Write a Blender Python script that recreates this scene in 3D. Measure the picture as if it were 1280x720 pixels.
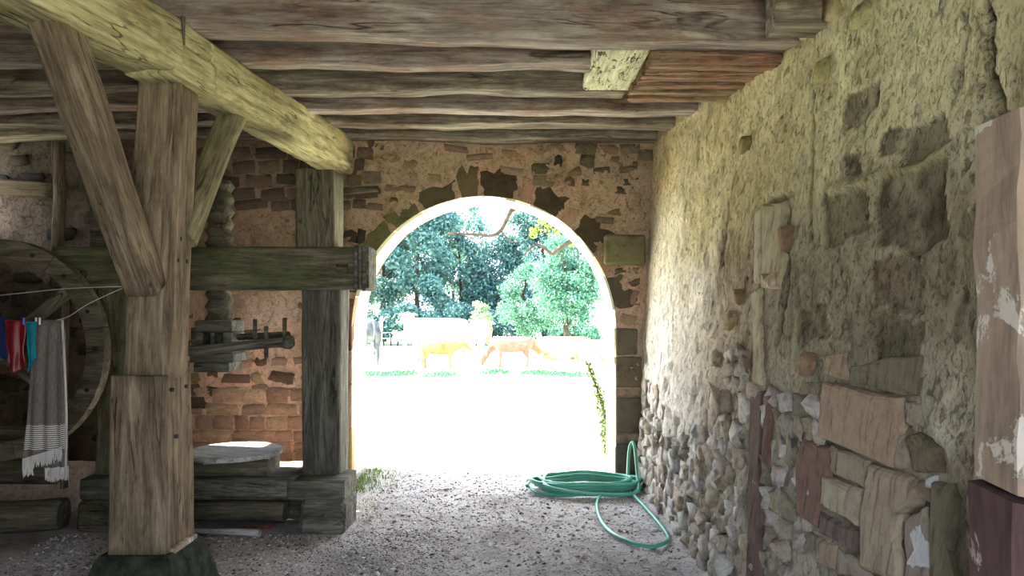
import bpy, math, random
import numpy as np
from mathutils import Vector, Matrix

# ---------------------------------------------------------------- camera, sky, sun, exposure
scene = bpy.context.scene
col = scene.collection
for o in list(bpy.data.objects):
    bpy.data.objects.remove(o)
F, CX, HY, EYE = 940.0, 640.0, 385.0, 1.6          # focal length in pixels, vanishing point, eye height
cam_d = bpy.data.cameras.new('camera')
cam = bpy.data.objects.new('camera', cam_d)
col.objects.link(cam)
cam.location = (0, 0, EYE)
cam.rotation_euler = (math.pi / 2, 0, 0)
cam_d.sensor_width = 36.0
cam_d.lens = 36.0 * F / 1280.0
cam_d.shift_y = (HY - 360.0) / 1280.0
cam_d.clip_end = 400
scene.camera = cam

world = bpy.data.worlds.new('sky')
scene.world = world
world.use_nodes = True
bg = world.node_tree.nodes['Background']
bg.inputs['Color'].default_value = (0.72, 0.85, 1.0, 1)
bg.inputs['Strength'].default_value = 2.0

sun_d = bpy.data.lights.new('sun', 'SUN')
sun_d.energy = 14.0
sun_d.angle = math.radians(0.6)
sun_d.color = (1.0, 0.96, 0.89)
sun = bpy.data.objects.new('sun', sun_d)
col.objects.link(sun)
SUN_T = Vector((0.70, -0.16, -0.55)).normalized()     # direction the sunlight travels
sun.location = (-20, 12, 20)
sun.rotation_euler = SUN_T.to_track_quat('-Z', 'Y').to_euler()

scene.view_settings.view_transform = 'Standard'
scene.view_settings.look = 'None'
scene.view_settings.exposure = 2.33
scene.view_settings.gamma = 1.0
scene.view_settings.use_curve_mapping = False

R = random.Random(7)


def U(px, py, d):
    """the point at depth d that the photograph shows at (px, py)"""
    return Vector(((px - CX) * d / F, d, EYE + (HY - py) * d / F))


def lin(c):
    return tuple((v / 255 / 12.92) if v / 255 <= 0.04045 else ((v / 255 + 0.055) / 1.055) ** 2.4 for v in c)


# ---------------------------------------------------------------- numpy noise
def _hash(ix, iy, iz, seed):
    with np.errstate(over='ignore'):
        h = (ix.astype(np.int64) * 374761393 + iy.astype(np.int64) * 668265263
             + iz.astype(np.int64) * 2147483647 + seed * 974634787) & 0xffffffff
        h = ((h ^ (h >> 13)) * 1274126177) & 0xffffffff
        h = ((h ^ (h >> 16)) * 2246822519) & 0xffffffff
        h = h ^ (h >> 15)
    return (h & 0xffffff) / float(0xffffff)


def vnoise(p, seed=0):
    p = np.asarray(p, float)
    i = np.floor(p).astype(np.int64)
    f = p - i
    f = f * f * (3 - 2 * f)
    out = 0
    for dx in (0, 1):
        wx = f[:, 0] if dx else 1 - f[:, 0]
        for dy in (0, 1):
            wy = f[:, 1] if dy else 1 - f[:, 1]
            for dz in (0, 1):
                wz = f[:, 2] if dz else 1 - f[:, 2]
                out = out + wx * wy * wz * _hash(i[:, 0] + dx, i[:, 1] + dy, i[:, 2] + dz, seed)
    return out * 2 - 1


def fbm(p, octv=4, seed=0):
    p = np.asarray(p, float)
    a, s, t = 1.0, 0, 0
    for k in range(octv):
        s = s + a * vnoise(p * (2 ** k) + 17.3 * k, seed + k)
        t += a
        a *= 0.5
    return s / t


def sstep(a, b, x):
    t = np.clip((np.asarray(x, float) - a) / (b - a), 0, 1)
    return t * t * (3 - 2 * t)


def in_poly(x, y, poly):
    inside = np.zeros(len(x), bool)
    n = len(poly)
    for k in range(n):
        x0, y0 = poly[k]
        x1, y1 = poly[(k + 1) % n]
        if y0 == y1:
            continue
        c = ((y0 > y) != (y1 > y)) & (x < (x1 - x0) * (y - y0) / (y1 - y0) + x0)
        inside ^= c
    return inside


# ---------------------------------------------------------------- object helpers
def tag(o, label=None, cat=None, group=None, kind=None):
    if label: o['label'] = label
    if cat: o['category'] = cat
    if group: o['group'] = group
    if kind: o['kind'] = kind
    return o


def mesh(name, verts, faces, mat=None, smooth=False, cols=None):
    me = bpy.data.meshes.new(name)
    verts = np.asarray(verts, float)
    if isinstance(faces, np.ndarray):
        n, k = faces.shape
        me.vertices.add(len(verts))
        me.vertices.foreach_set('co', verts.ravel())
        me.loops.add(n * k)
        me.loops.foreach_set('vertex_index', faces.ravel().astype(np.int32))
        me.polygons.add(n)
        me.polygons.foreach_set('loop_start', np.arange(0, n * k, k, dtype=np.int32))
        me.update(calc_edges=True)
        me.validate()
    else:
        me.from_pydata([tuple(v) for v in verts], [], faces)
        me.update()
    if smooth:
        me.polygons.foreach_set('use_smooth', [True] * len(me.polygons))
    if cols is not None:
        a = me.color_attributes.new('Col', 'FLOAT_COLOR', 'POINT')
        c4 = np.ones((len(verts), 4))
        c4[:, :3] = cols
        a.data.foreach_set('color', c4.ravel())
    if mat: me.materials.append(mat)
    return me


def link(name, me, parent=None, mw=None):
    o = bpy.data.objects.new(name, me)
    col.objects.link(o)
    if mw is not None: o.matrix_world = mw
    if parent is not None:
        o.parent = parent
        o.matrix_parent_inverse = PINV[parent.name]
    else:
        PINV[o.name] = (mw.copy() if mw is not None else Matrix.Identity(4)).inverted()
    if parent is not None:
        w = mw.copy() if mw is not None else Matrix.Identity(4)
        PINV[o.name] = w.inverted()
    return o


PINV = {}


def empty(name, loc, label=None, cat=None, group=None):
    o = link(name, None, None, Matrix.Translation(Vector(loc)))
    o.empty_display_size = 0.1
    return tag(o, label, cat, group)


def frame(p0, p1, roll=0.0, up=None):
    """matrix at the middle of p0-p1: local X along, Z up"""
    p0, p1 = Vector(p0), Vector(p1)
    x = (p1 - p0).normalized()
    if up is None:
        up = Vector((0, 0, 1)) if abs(x.z) < 0.9 else Vector((0, -1, 0))
    y = up.cross(x).normalized()
    z = x.cross(y)
    m = Matrix((x, y, z)).transposed().to_4x4()
    m = m @ Matrix.Rotation(roll, 4, 'X')
    m.translation = (p0 + p1) / 2
    return m


_seed = [100]


def nseed():
    _seed[0] += 1
    return _seed[0]


def beam_mesh(name, L, w, h, mat, rough=0.006, wander=0.008, bevel=0.2, taper=(1, 1), seg=0.07, w1=None, round_=False, ends=0.0):
    """hewn timber along local X, centred; w across (Y), h high (Z)"""
    sd = nseed()
    n = max(4, int(L / seg))
    xs = np.linspace(-L / 2, L / 2, n + 1)
    ring = []
    b = bevel * min(w, h)
    if round_:
        for a in np.linspace(0, 2 * math.pi, 14, endpoint=False):
            ring.append((math.cos(a) * w / 2, math.sin(a) * h / 2))
    else:
        W, H = w / 2, h / 2
        pts = [(W, -H + b), (W, 0), (W, H - b), (W - b * 0.3, H - b * 0.3), (W - b, H), (0, H), (-W + b, H), (-W + b * .3, H - b * .3),
               (-W, H - b), (-W, 0), (-W, -H + b), (-W + b * .3, -H + b * .3), (-W + b, -H), (0, -H), (W - b, -H), (W - b * .3, -H + b * .3)]
        for k in range(len(pts)):
            a, c = pts[k], pts[(k + 1) % len(pts)]
            ring.append(a)
            if math.hypot(a[0] - c[0], a[1] - c[1]) > 0.07:
                ring.append(((a[0] + c[0]) / 2, (a[1] + c[1]) / 2))
    ring = np.array(ring)
    m = len(ring)
    V = np.zeros((n + 1, m, 3))
    t = (xs / L + 0.5)
    sc = taper[0] + (taper[1] - taper[0]) * t
    V[:, :, 0] = xs[:, None]
    V[:, :, 1] = ring[None, :, 0] * sc[:, None]
    V[:, :, 2] = ring[None, :, 1] * sc[:, None]
    pw = np.stack([xs * 1.3, np.zeros(n + 1), np.zeros(n + 1) + sd], 1)
    V[:, :, 1] += (fbm(pw, 3, sd) * wander)[:, None]
    V[:, :, 2] += (fbm(pw + 31, 3, sd + 5) * wander)[:, None]
    P = V.reshape(-1, 3)
    q = P * np.array([3.0, 9.0, 9.0]) + sd
    dn = fbm(q, 3, sd) * rough + fbm(P * np.array([1.2, 5, 5]) + sd, 2, sd + 9) * rough * 1.2
    dirs = np.stack([np.zeros(len(P)), P[:, 1] / (w / 2), P[:, 2] / (h / 2)], 1)
    dirs /= np.maximum(np.linalg.norm(dirs, axis=1, keepdims=True), 1e-6)
    P = P + dirs * dn[:, None]
    if ends > 0:
        for idx, s in ((0, -1), (n, 1)):
            sl = slice(idx * m, (idx + 1) * m)
            P[sl, 0] += fbm(P[sl] * 14 + sd, 2, sd) * ends
    faces = []
    for i in range(n):
        for j in range(m):
            a, c = i * m + j, i * m + (j + 1) % m
            faces.append((a, c, c + m, a + m))
    V2 = [tuple(v) for v in P]
    V2.append((-L / 2, 0, 0)); V2.append((L / 2, 0, 0))
    c0, c1 = len(V2) - 2, len(V2) - 1
    for j in range(m):
        faces.append((c0, (j + 1) % m, j))
        faces.append((c1, n * m + j, n * m + (j + 1) % m))
    me = mesh(name, V2, faces, mat, smooth=True)
    for p in list(me.polygons)[n * m:]:
        p.use_smooth = False
    return me


def beam(name, p0, p1, w, h, mat, parent=None, roll=0.0, up=None, **kw):
    p0, p1 = Vector(p0), Vector(p1)
    me = beam_mesh(name, (p1 - p0).length, w, h, mat, **kw)
    return link(name, me, parent, frame(p0, p1, roll, up))


def box_mesh(name, sx, sy, sz, mat, b=0.006, noise=0.0):
    """bevelled box centred at the origin"""
    V, Fc = [], []
    sd = nseed()
    hx, hy, hz = sx / 2, sy / 2, sz / 2
    idx = {}
    for X in (-1, 1):
        for Y in (-1, 1):
            for Z in (-1, 1):
                for ax in range(3):
                    p = [X * (hx - b), Y * (hy - b), Z * (hz - b)]
                    p[ax] += (X, Y, Z)[ax] * b
                    idx[(X, Y, Z, ax)] = len(V)
                    V.append(p)
    s = (-1, 1)
    for X in s:
        q = [idx[(X, -1, -1, 0)], idx[(X, 1, -1, 0)], idx[(X, 1, 1, 0)], idx[(X, -1, 1, 0)]]
        Fc.append(q if X > 0 else q[::-1])
    for Y in s:
        q = [idx[(-1, Y, -1, 1)], idx[(-1, Y, 1, 1)], idx[(1, Y, 1, 1)], idx[(1, Y, -1, 1)]]
        Fc.append(q if Y > 0 else q[::-1])
    for Z in s:
        q = [idx[(-1, -1, Z, 2)], idx[(1, -1, Z, 2)], idx[(1, 1, Z, 2)], idx[(-1, 1, Z, 2)]]
        Fc.append(q if Z > 0 else q[::-1])
    for A in s:
        for B in s:
            def edge(k0, k1, a0, a1, flip):
                q = [idx[k0 + (a0,)], idx[k0 + (a1,)], idx[k1 + (a1,)], idx[k1 + (a0,)]]
                Fc.append(q[::-1] if flip else q)
            edge((A, B, -1), (A, B, 1), 0, 1, A * B < 0)
            edge((A, -1, B), (A, 1, B), 2, 0, A * B < 0)
            edge((-1, A, B), (1, A, B), 1, 2, A * B < 0)
    for X in s:
        for Y in s:
            for Z in s:
                q = [idx[(X, Y, Z, 0)], idx[(X, Y, Z, 1)], idx[(X, Y, Z, 2)]]
                Fc.append(q if X * Y * Z > 0 else q[::-1])
    V = np.array(V)
    if noise:
        V = V + np.stack([vnoise(V * 7 + sd + k * 9, sd + k) for k in range(3)], 1) * noise
    return mesh(name, V, Fc, mat)


def box(name, lo, hi, mat, parent=None, b=0.006, noise=0.0, rz=0.0):
    lo, hi = Vector(lo), Vector(hi)
    s = hi - lo
    me = box_mesh(name, abs(s.x), abs(s.y), abs(s.z), mat, b, noise)
    m = Matrix.Translation((lo + hi) / 2) @ Matrix.Rotation(rz, 4, 'Z')
    return link(name, me, parent, m)


def smooth_path(pts, n=8, closed=False):
    """Catmull-Rom through pts"""
    P = [Vector(p) for p in pts]
    out = []
    N = len(P)
    rng = range(N if closed else N - 1)
    for i in rng:
        if closed:
            a, b, c, d = P[(i - 1) % N], P[i], P[(i + 1) % N], P[(i + 2) % N]
        else:
            a, b, c, d = P[max(i - 1, 0)], P[i], P[i + 1], P[min(i + 2, N - 1)]
        for k in range(n):
            t = k / n
            out.append(0.5 * ((2 * b) + (c - a) * t + (2 * a - 5 * b + 4 * c - d) * t * t + (3 * b - a - 3 * c + d) * t ** 3))
    if not closed: out.append(P[-1])
    return out


def tube_geo(pts, rad, sides=8, cap=True):
    pts = [Vector(p) for p in pts]
    n = len(pts)
    if not hasattr(rad, '__len__'): rad = [rad] * n
    V, Fc = [], []
    prev = None
    for i, p in enumerate(pts):
        t = (pts[min(i + 1, n - 1)] - pts[max(i - 1, 0)])
        if t.length < 1e-9: t = Vector((0, 0, 1))
        t.normalize()
        if prev is None:
            a = Vector((0, 0, 1)) if abs(t.z) < 0.9 else Vector((1, 0, 0))
            u = t.cross(a).normalized()
        else:
            u = (prev - t * prev.dot(t))
            u = u.normalized() if u.length > 1e-6 else t.orthogonal().normalized()
        prev = u
        v = t.cross(u)
        for k in range(sides):
            a = 2 * math.pi * k / sides
            V.append(p + (u * math.cos(a) + v * math.sin(a)) * rad[i])
    for i in range(n - 1):
        for k in range(sides):
            a, b = i * sides + k, i * sides + (k + 1) % sides
            Fc.append((a, b, b + sides, a + sides))
    if cap:
        Fc.append(tuple(range(sides))[::-1])
        Fc.append(tuple((n - 1) * sides + k for k in range(sides)))
    return V, Fc


def tube(name, pts, rad, mat, parent=None, sides=8, origin=None):
    org = Vector(origin if origin is not None else pts[0])
    V, Fc = tube_geo([Vector(p) - org for p in pts], rad, sides)
    return link(name, mesh(name, V, Fc, mat, smooth=True), parent, Matrix.Translation(org))


# ---------------------------------------------------------------- materials
def nt(name):
    m = bpy.data.materials.new(name)
    m.use_nodes = True
    t = m.node_tree
    b = t.nodes['Principled BSDF']
    b.inputs['Roughness'].default_value = 0.9
    if 'Specular IOR Level' in b.inputs: b.inputs['Specular IOR Level'].default_value = 0.15
    return m, t, b


def N(t, typ, **props):
    n = t.nodes.new(typ)
    for k, v in props.items(): setattr(n, k, v)
    return n


def coords(t, scale, kind='Object', rand=True):
    tc = N(t, 'ShaderNodeTexCoord')
    mp = N(t, 'ShaderNodeMapping')
    mp.inputs['Scale'].default_value = scale
    t.links.new(tc.outputs[kind], mp.inputs['Vector'])
    if rand:
        oi = N(t, 'ShaderNodeObjectInfo')
        ml = N(t, 'ShaderNodeMath', operation='MULTIPLY')
        ml.inputs[1].default_value = 37.0
        t.links.new(oi.outputs['Random'], ml.inputs[0])
        cb = N(t, 'ShaderNodeCombineXYZ')
        for k in range(3): t.links.new(ml.outputs[0], cb.inputs[k])
        t.links.new(cb.outputs[0], mp.inputs['Location'])
    return mp.outputs['Vector']


def noise(t, vec, scale, detail=5, rough=0.6, dist=0.0):
    n = N(t, 'ShaderNodeTexNoise')
    n.inputs['Scale'].default_value = scale
    n.inputs['Detail'].default_value = detail
    n.inputs['Roughness'].default_value = rough
    n.inputs['Distortion'].default_value = dist
    t.links.new(vec, n.inputs['Vector'])
    return n.outputs['Fac']


def ramp(t, fac, stops, interp='LINEAR'):
    r = N(t, 'ShaderNodeValToRGB')
    r.color_ramp.interpolation = interp
    e = r.color_ramp.elements
    while len(e) < len(stops): e.new(0.5)
    for k, (p, c) in enumerate(stops):
        e[k].position = p
        e[k].color = (*c, 1) if len(c) == 3 else c
    t.links.new(fac, r.inputs['Fac'])
    return r.outputs['Color']


def mix(t, a, b, fac, mode='MIX'):
    m = N(t, 'ShaderNodeMix', data_type='RGBA', blend_type=mode)
    if isinstance(fac, (int, float)): m.inputs['Factor'].default_value = fac
    else: t.links.new(fac, m.inputs['Factor'])
    for s, v in (('A', a), ('B', b)):
        i = [x for x in m.inputs if x.name == s and x.type == 'RGBA'][0]
        if isinstance(v, tuple): i.default_value = (*v[:3], 1)
        else: t.links.new(v, i)
    return [x for x in m.outputs if x.type == 'RGBA'][0]


def bump(t, b, height, strength=0.5, dist=0.02):
    n = N(t, 'ShaderNodeBump')
    n.inputs['Strength'].default_value = strength
    n.inputs['Distance'].default_value = dist
    t.links.new(height, n.inputs['Height'])
    t.links.new(n.outputs['Normal'], b.inputs['Normal'])


def wood(name, c_dark, c_mid, c_light, stain=None, stain_at=0.55, crack=0.8, grain=1.0, worm=False):
    m, t, b = nt(name)
    v = coords(t, (1.5 * grain, 17 * grain, 17 * grain))
    g = noise(t, v, 1.0, 9, 0.72, 0.7)
    c = ramp(t, g, [(0.30, lin(c_dark)), (0.50, lin(c_mid)), (0.68, lin(c_light))])
    v2 = coords(t, (1.0, 2.2, 2.2))
    big = noise(t, v2, 1.6, 5, 0.65)
    if stain:
        f = ramp(t, big, [(stain_at - 0.06, (0, 0, 0)), (stain_at + 0.08, (1, 1, 1))])
        c = mix(t, c, mix(t, c, lin(stain), 0.7), f)
    bl = ramp(t, noise(t, v2, 5.0, 6, 0.7), [(0.32, (0.55, 0.53, 0.51)), (0.52, (1, 1, 1))])
    c = mix(t, c, bl, 0.8, 'MULTIPLY')
    # fine fibres
    fn = noise(t, coords(t, (5 * grain, 75 * grain, 75 * grain)), 1.0, 4, 0.6)
    ff = ramp(t, fn, [(0.34, (0.55, 0.53, 0.50)), (0.52, (1, 1, 1))])
    c = mix(t, c, ff, 0.75, 'MULTIPLY')
    # drying checks: thin dark lines along the grain
    ck = noise(t, coords(t, (0.9 * grain, 9 * grain, 9 * grain)), 1.0, 3, 0.55, 0.9)
    cf = ramp(t, ck, [(0.486, (1, 1, 1)), (0.497, (0.14, 0.12, 0.10)), (0.503, (0.14, 0.12, 0.10)), (0.514, (1, 1, 1))])
    mk = ramp(t, noise(t, coords(t, (1.6, 5, 5)), 1.0, 3, 0.6), [(0.50, (0, 0, 0)), (0.60, (1, 1, 1))])
    cm = mix(t, (1, 1, 1), cf, mk)
    c = mix(t, c, cm, crack, 'MULTIPLY')
    hgt = mix(t, mix(t, g, ff, 0.4), cm, 0.55)
    if worm:
        wf = ramp(t, noise(t, coords(t, (14, 40, 40)), 1.0, 2, 0.5), [(0.36, (0.12, 0.10, 0.07)), (0.40, (1, 1, 1))])
        c = mix(t, c, wf, 0.9, 'MULTIPLY')
    t.links.new(c, b.inputs['Base Color'])
    bump(t, b, hgt, 0.8, 0.025)
    return m


M = {}
M['post'] = wood('weathered_post_wood', (78, 64, 52), (136, 118, 98), (172, 154, 132), (112, 100, 80), 0.58)
M['post_green'] = wood('mossy_post_wood', (82, 74, 56), (142, 132, 102), (184, 174, 140), (118, 124, 84), 0.52)
M['beam'] = wood('hewn_beam_wood', (128, 116, 84), (192, 182, 138), (224, 216, 172), (158, 134, 104), 0.6)
M['joist'] = wood('limewashed_joist_wood', (92, 80, 74), (152, 138, 130), (196, 184, 172), (138, 102, 84), 0.56, grain=0.8)
M['joist2'] = wood('grey_joist_wood', (76, 68, 60), (134, 124, 110), (190, 182, 160), (108, 86, 72), 0.55, grain=0.8)
M['trimmer'] = wood('wormy_pale_wood', (160, 156, 124), (212, 210, 176), (232, 230, 200), None, crack=0.6, worm=True)
M['rotten'] = wood('rotten_red_wood', (78, 54, 44), (140, 104, 86), (186, 154, 128), (160, 144, 112), 0.54, grain=2.0)
M['dark'] = wood('dark_press_wood', (54, 48, 40), (98, 90, 76), (134, 126, 108), (84, 84, 62), 0.58)
M['green'] = wood('mossy_press_wood', (62, 56, 44), (112, 104, 86), (150, 140, 118), (88, 96, 62), 0.52)
M['grey'] = wood('silvered_press_wood', (60, 58, 52), (106, 102, 94), (146, 142, 134), (84, 82, 70), 0.6)
M['wheel'] = wood('wheel_wood', (62, 54, 46), (112, 102, 88), (146, 134, 116), (86, 82, 68), 0.6)
M['board'] = wood('pale_board_wood', (136, 132, 130), (186, 182, 180), (216, 212, 210), (160, 154, 148), 0.62, crack=0.5)
M['plank'] = wood('ceiling_plank_wood', (58, 48, 40), (96, 84, 70), (124, 110, 94))
M['lath'] = wood('lath_wood', (72, 62, 50), (112, 98, 80), (140, 126, 104))


def attr_mat(name, fine=22, strength=0.7, dist=0.03, spots=0.35, stretch=(1, 1, 1)):
    m, t, b = nt(name)
    a = N(t, 'ShaderNodeAttribute', attribute_name='Col')
    v = coords(t, stretch, rand=False)
    n1 = noise(t, v, fine, 8, 0.74, 0.4)
    n2 = noise(t, v, fine * 0.22, 6, 0.7, 0.8)
    n3 = noise(t, v, fine * 2.4, 4, 0.65, 0.2)
    f1 = ramp(t, n1, [(0.33, (0.46, 0.42, 0.38)), (0.44, (0.97, 0.96, 0.95)), (0.66, (1.14, 1.13, 1.11))])
    f2 = ramp(t, n2, [(0.32, (0.58, 0.55, 0.50)), (0.5, (1, 1, 1))])
    f3 = ramp(t, n3, [(0.34, (0.5, 0.47, 0.44)), (0.46, (1, 1, 1))])
    c = mix(t, a.outputs['Color'], f1, min(1, spots * 2), 'MULTIPLY')
    c = mix(t, c, f2, min(1, spots * 2), 'MULTIPLY')
    c = mix(t, c, f3, min(1, spots * 1.6), 'MULTIPLY')
    t.links.new(c, b.inputs['Base Color'])
    h = mix(t, mix(t, f1, f2, 0.45), f3, 0.25)
    bump(t, b, h, strength, dist)
    return m


M['plaster'] = attr_mat('old_lime_plaster', 26, 1.0, 0.03, 0.42, (1, 1, 0.6))
M['backwall'] = attr_mat('rubble_wall_mortar', 24, 1.0, 0.03, 0.42)
M['ground'] = attr_mat('trodden_gravel', 42, 1.0, 0.03, 0.45)
M['grass_ground'] = attr_mat('dry_pasture', 3, 0.4, 0.05, 0.2)


def stone_mat(name):
    m, t, b = nt(name)
    oi = N(t, 'ShaderNodeObjectInfo')
    v = coords(t, (1, 1, 1))
    n1 = noise(t, v, 6, 8, 0.76, 0.5)
    n2 = noise(t, v, 2.2, 4, 0.6)
    f1 = ramp(t, n1, [(0.34, (0.42, 0.39, 0.36)), (0.48, (0.95, 0.95, 0.95)), (0.68, (1.2, 1.18, 1.14))])
    f2 = ramp(t, n2, [(0.3, (0.72, 0.68, 0.64)), (0.55, (1, 1, 1))])
    c = mix(t, oi.outputs['Color'], f1, 0.8, 'MULTIPLY')
    c = mix(t, c, f2, 0.8, 'MULTIPLY')
    t.links.new(c, b.inputs['Base Color'])
    bump(t, b, n1, 0.6, 0.03)
    return m


M['stone'] = stone_mat('rubble_stone')


def block_mat(name):
    """dressed block with vertical tool marks and flaking limewash"""
    m, t, b = nt(name)
    oi = N(t, 'ShaderNodeObjectInfo')
    v = coords(t, (3, 34, 5))
    n1 = noise(t, v, 1.0, 6, 0.68, 0.5)
    v2 = coords(t, (16, 16, 16))
    n2 = noise(t, v2, 1.0, 7, 0.72)
    f1 = ramp(t, n1, [(0.34, (0.36, 0.32, 0.30)), (0.47, (1, 1, 1)), (0.68, (1.16, 1.14, 1.1))])
    f2 = ramp(t, n2, [(0.3, (0.66, 0.62, 0.58)), (0.55, (1, 1, 1))])
    c = mix(t, oi.outputs['Color'], f1, 0.75, 'MULTIPLY')
    c = mix(t, c, f2, 0.8, 'MULTIPLY')
    t.links.new(c, b.inputs['Base Color'])
    bump(t, b, mix(t, n1, n2, 0.4), 0.6, 0.02)
    return m


M['block'] = block_mat('dressed_block')


def pier_mat(name, base, wash, at):
    m, t, b = nt(name)
    v = coords(t, (3, 3, 2.2))
    n1 = noise(t, v, 1.9, 8, 0.66, 0.5)
    n2 = noise(t, coords(t, (22, 22, 4)), 1.0, 5, 0.6)
    c = ramp(t, n2, [(0.3, tuple(x * 0.55 for x in lin(base))), (0.55, lin(base)), (0.8, tuple(x * 1.15 for x in lin(base)))])
    f = ramp(t, n1, [(at, (0, 0, 0)), (at + 0.025, (1, 1, 1))])
    c = mix(t, c, lin(wash), f)
    t.links.new(c, b.inputs['Base Color'])
    bump(t, b, mix(t, n2, f, 0.4), 0.5, 0.015)
    return m


M['pier'] = pier_mat('flaking_pink_pier', (166, 144, 130), (210, 198, 192), 0.55)
M['pier_low'] = pier_mat('purple_sandstone', (96, 72, 74), (180, 166, 168), 0.64)


def plain(name, rgb, rough=0.6, spec=0.3, var=0.12, sc=12):
    m, t, b = nt(name)
    v = coords(t, (sc, sc, sc))
    n = noise(t, v, 1.0, 4, 0.6)
    a = lin(rgb)
    c = ramp(t, n, [(0.3, tuple(x * (1 - 2 * var) for x in a)), (0.7, tuple(min(1, x * (1 + var)) for x in a))])
    t.links.new(c, b.inputs['Base Color'])
    b.inputs['Roughness'].default_value = rough
    b.inputs['Specular IOR Level'].default_value = spec
    return m


M['hose'] = plain('green_hose_rubber', (84, 164, 142), 0.32, 0.5, 0.08, 6)
M['brass'] = plain('dull_metal', (170, 166, 150), 0.4, 0.5)
M['iron'] = plain('dark_iron', (46, 42, 38), 0.7, 0.4)
M['plinth'] = plain('mossy_plinth_stone', (58, 62, 52), 0.95, 0.1, 0.35, 14)
M['line'] = plain('white_cord', (190, 186, 176), 0.8, 0.1, 0.05)
M['red'] = plain('red_cloth', (112, 14, 30), 0.45, 0.4, 0.15)
M['teal'] = plain('teal_cloth', (20, 112, 132), 0.7, 0.2, 0.1)
M['navy'] = plain('navy_cloth', (28, 36, 78), 0.8, 0.1, 0.1)
M['fringe'] = plain('shawl_fringe', (190, 182, 180), 0.9, 0.1, 0.1)
M['redwire'] = plain('red_wire', (128, 66, 58), 0.6, 0.3, 0.1)
M['paper'] = plain('white_scrap', (226, 224, 220), 0.8, 0.1, 0.04)
M['pin'] = plain('white_clothespin', (216, 220, 224), 0.5, 0.3, 0.03)
M['bluepin'] = plain('blue_clothespin', (70, 110, 190), 0.5, 0.3, 0.03)
M['bark'] = plain('tree_bark', (66, 58, 50), 0.95, 0.05, 0.3, 4)
M['palewood'] = plain('pale_fence_wood', (206, 198, 184), 0.9, 0.05, 0.15, 5)
M['wire'] = plain('fence_wire', (176, 178, 176), 0.5, 0.4, 0.05)


def shawl_mat():
    m, t, b = nt('grey_striped_shawl')
    tc = N(t, 'ShaderNodeTexCoord')
    sp = N(t, 'ShaderNodeSeparateXYZ')
    t.links.new(tc.outputs['Object'], sp.inputs[0])
    w = N(t, 'ShaderNodeMath', operation='MULTIPLY'); w.inputs[1].default_value = 560.0
    t.links.new(sp.outputs['Z'], w.inputs[0])
    s = N(t, 'ShaderNodeMath', operation='SINE'); t.links.new(w.outputs[0], s.inputs[0])
    g = N(t, 'ShaderNodeMath', operation='GREATER_THAN'); g.inputs[1].default_value = 0.35
    t.links.new(s.outputs[0], g.inputs[0])
    lo = N(t, 'ShaderNodeMath', operation='LESS_THAN'); lo.inputs[1].default_value = -0.56
    t.links.new(sp.outputs['Z'], lo.inputs[0])
    hi = N(t, 'ShaderNodeMath', operation='GREATER_THAN'); hi.inputs[1].default_value = -0.70
    t.links.new(sp.outputs['Z'], hi.inputs[0])
    a = N(t, 'ShaderNodeMath', operation='MULTIPLY'); t.links.new(g.outputs[0], a.inputs[0]); t.links.new(lo.outputs[0], a.inputs[1])
    a2 = N(t, 'ShaderNodeMath', operation='MULTIPLY'); t.links.new(a.outputs[0], a2.inputs[0]); t.links.new(hi.outputs[0], a2.inputs[1])
    n = noise(t, coords(t, (300, 300, 30)), 1.0, 3, 0.6)
    base = ramp(t, n, [(0.3, lin((84, 76, 74))), (0.7, lin((122, 112, 108)))])
    c = mix(t, base, lin((214, 208, 206)), a2.outputs[0])
    t.links.new(c, b.inputs['Base Color'])
    return m


M['shawl'] = shawl_mat()


def leaf_mat(name, c1, c2, trans=0.35):
    m, t, b = nt(name)
    g = N(t, 'ShaderNodeNewGeometry')
    c = ramp(t, g.outputs['Random Per Island'], [(0.0, lin(c1)), (1.0, lin(c2))])
    t.links.new(c, b.inputs['Base Color'])
    b.inputs['Roughness'].default_value = 0.42
    b.inputs['Specular IOR Level'].default_value = 0.5
    tr = N(t, 'ShaderNodeBsdfTranslucent')
    t.links.new(mix(t, c, (1.3, 1.35, 0.9), 1.0, 'MULTIPLY'), tr.inputs['Color'])
    mx = N(t, 'ShaderNodeMixShader'); mx.inputs[0].default_value = trans
    t.links.new(b.outputs[0], mx.inputs[1]); t.links.new(tr.outputs[0], mx.inputs[2])
    t.links.new(mx.outputs[0], t.nodes['Material Output'].inputs['Surface'])
    return m


M['leaf_dark'] = leaf_mat('dark_woodland_leaves', (38, 76, 84), (78, 116, 112), 0.22)  # haze is put into the blue of the dark and mid leaves
M['leaf_mid'] = leaf_mat('mid_green_leaves', (46, 94, 86), (86, 130, 104), 0.28)
M['leaf_pale'] = leaf_mat('pale_green_leaves', (96, 124, 96), (140, 162, 124), 0.3)
M['leaf_yellow'] = leaf_mat('yellow_green_leaves', (84, 100, 36), (130, 138, 60), 0.45)
M['ivy'] = leaf_mat('ivy_leaves', (44, 60, 28), (96, 112, 56), 0.2)
M['grass'] = leaf_mat('grass_blades', (62, 92, 44), (120, 138, 76), 0.25)
M['shadow_grass'] = leaf_mat('shadow_grass_blades', (30, 78, 50), (56, 110, 74), 0.1)
M['straw'] = leaf_mat('dry_grass_blades', (150, 128, 100), (206, 190, 160), 0.2)


def pebble_mat():
    m, t, b = nt('gravel_pebbles')
    g = N(t, 'ShaderNodeNewGeometry')
    c = ramp(t, g.outputs['Random Per Island'], [(0.0, lin((84, 78, 76))), (0.35, lin((160, 152, 150))), (0.8, lin((208, 202, 200))), (1.0, lin((236, 232, 230)))])
    t.links.new(c, b.inputs['Base Color'])
    return m


M['pebble'] = pebble_mat()


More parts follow.
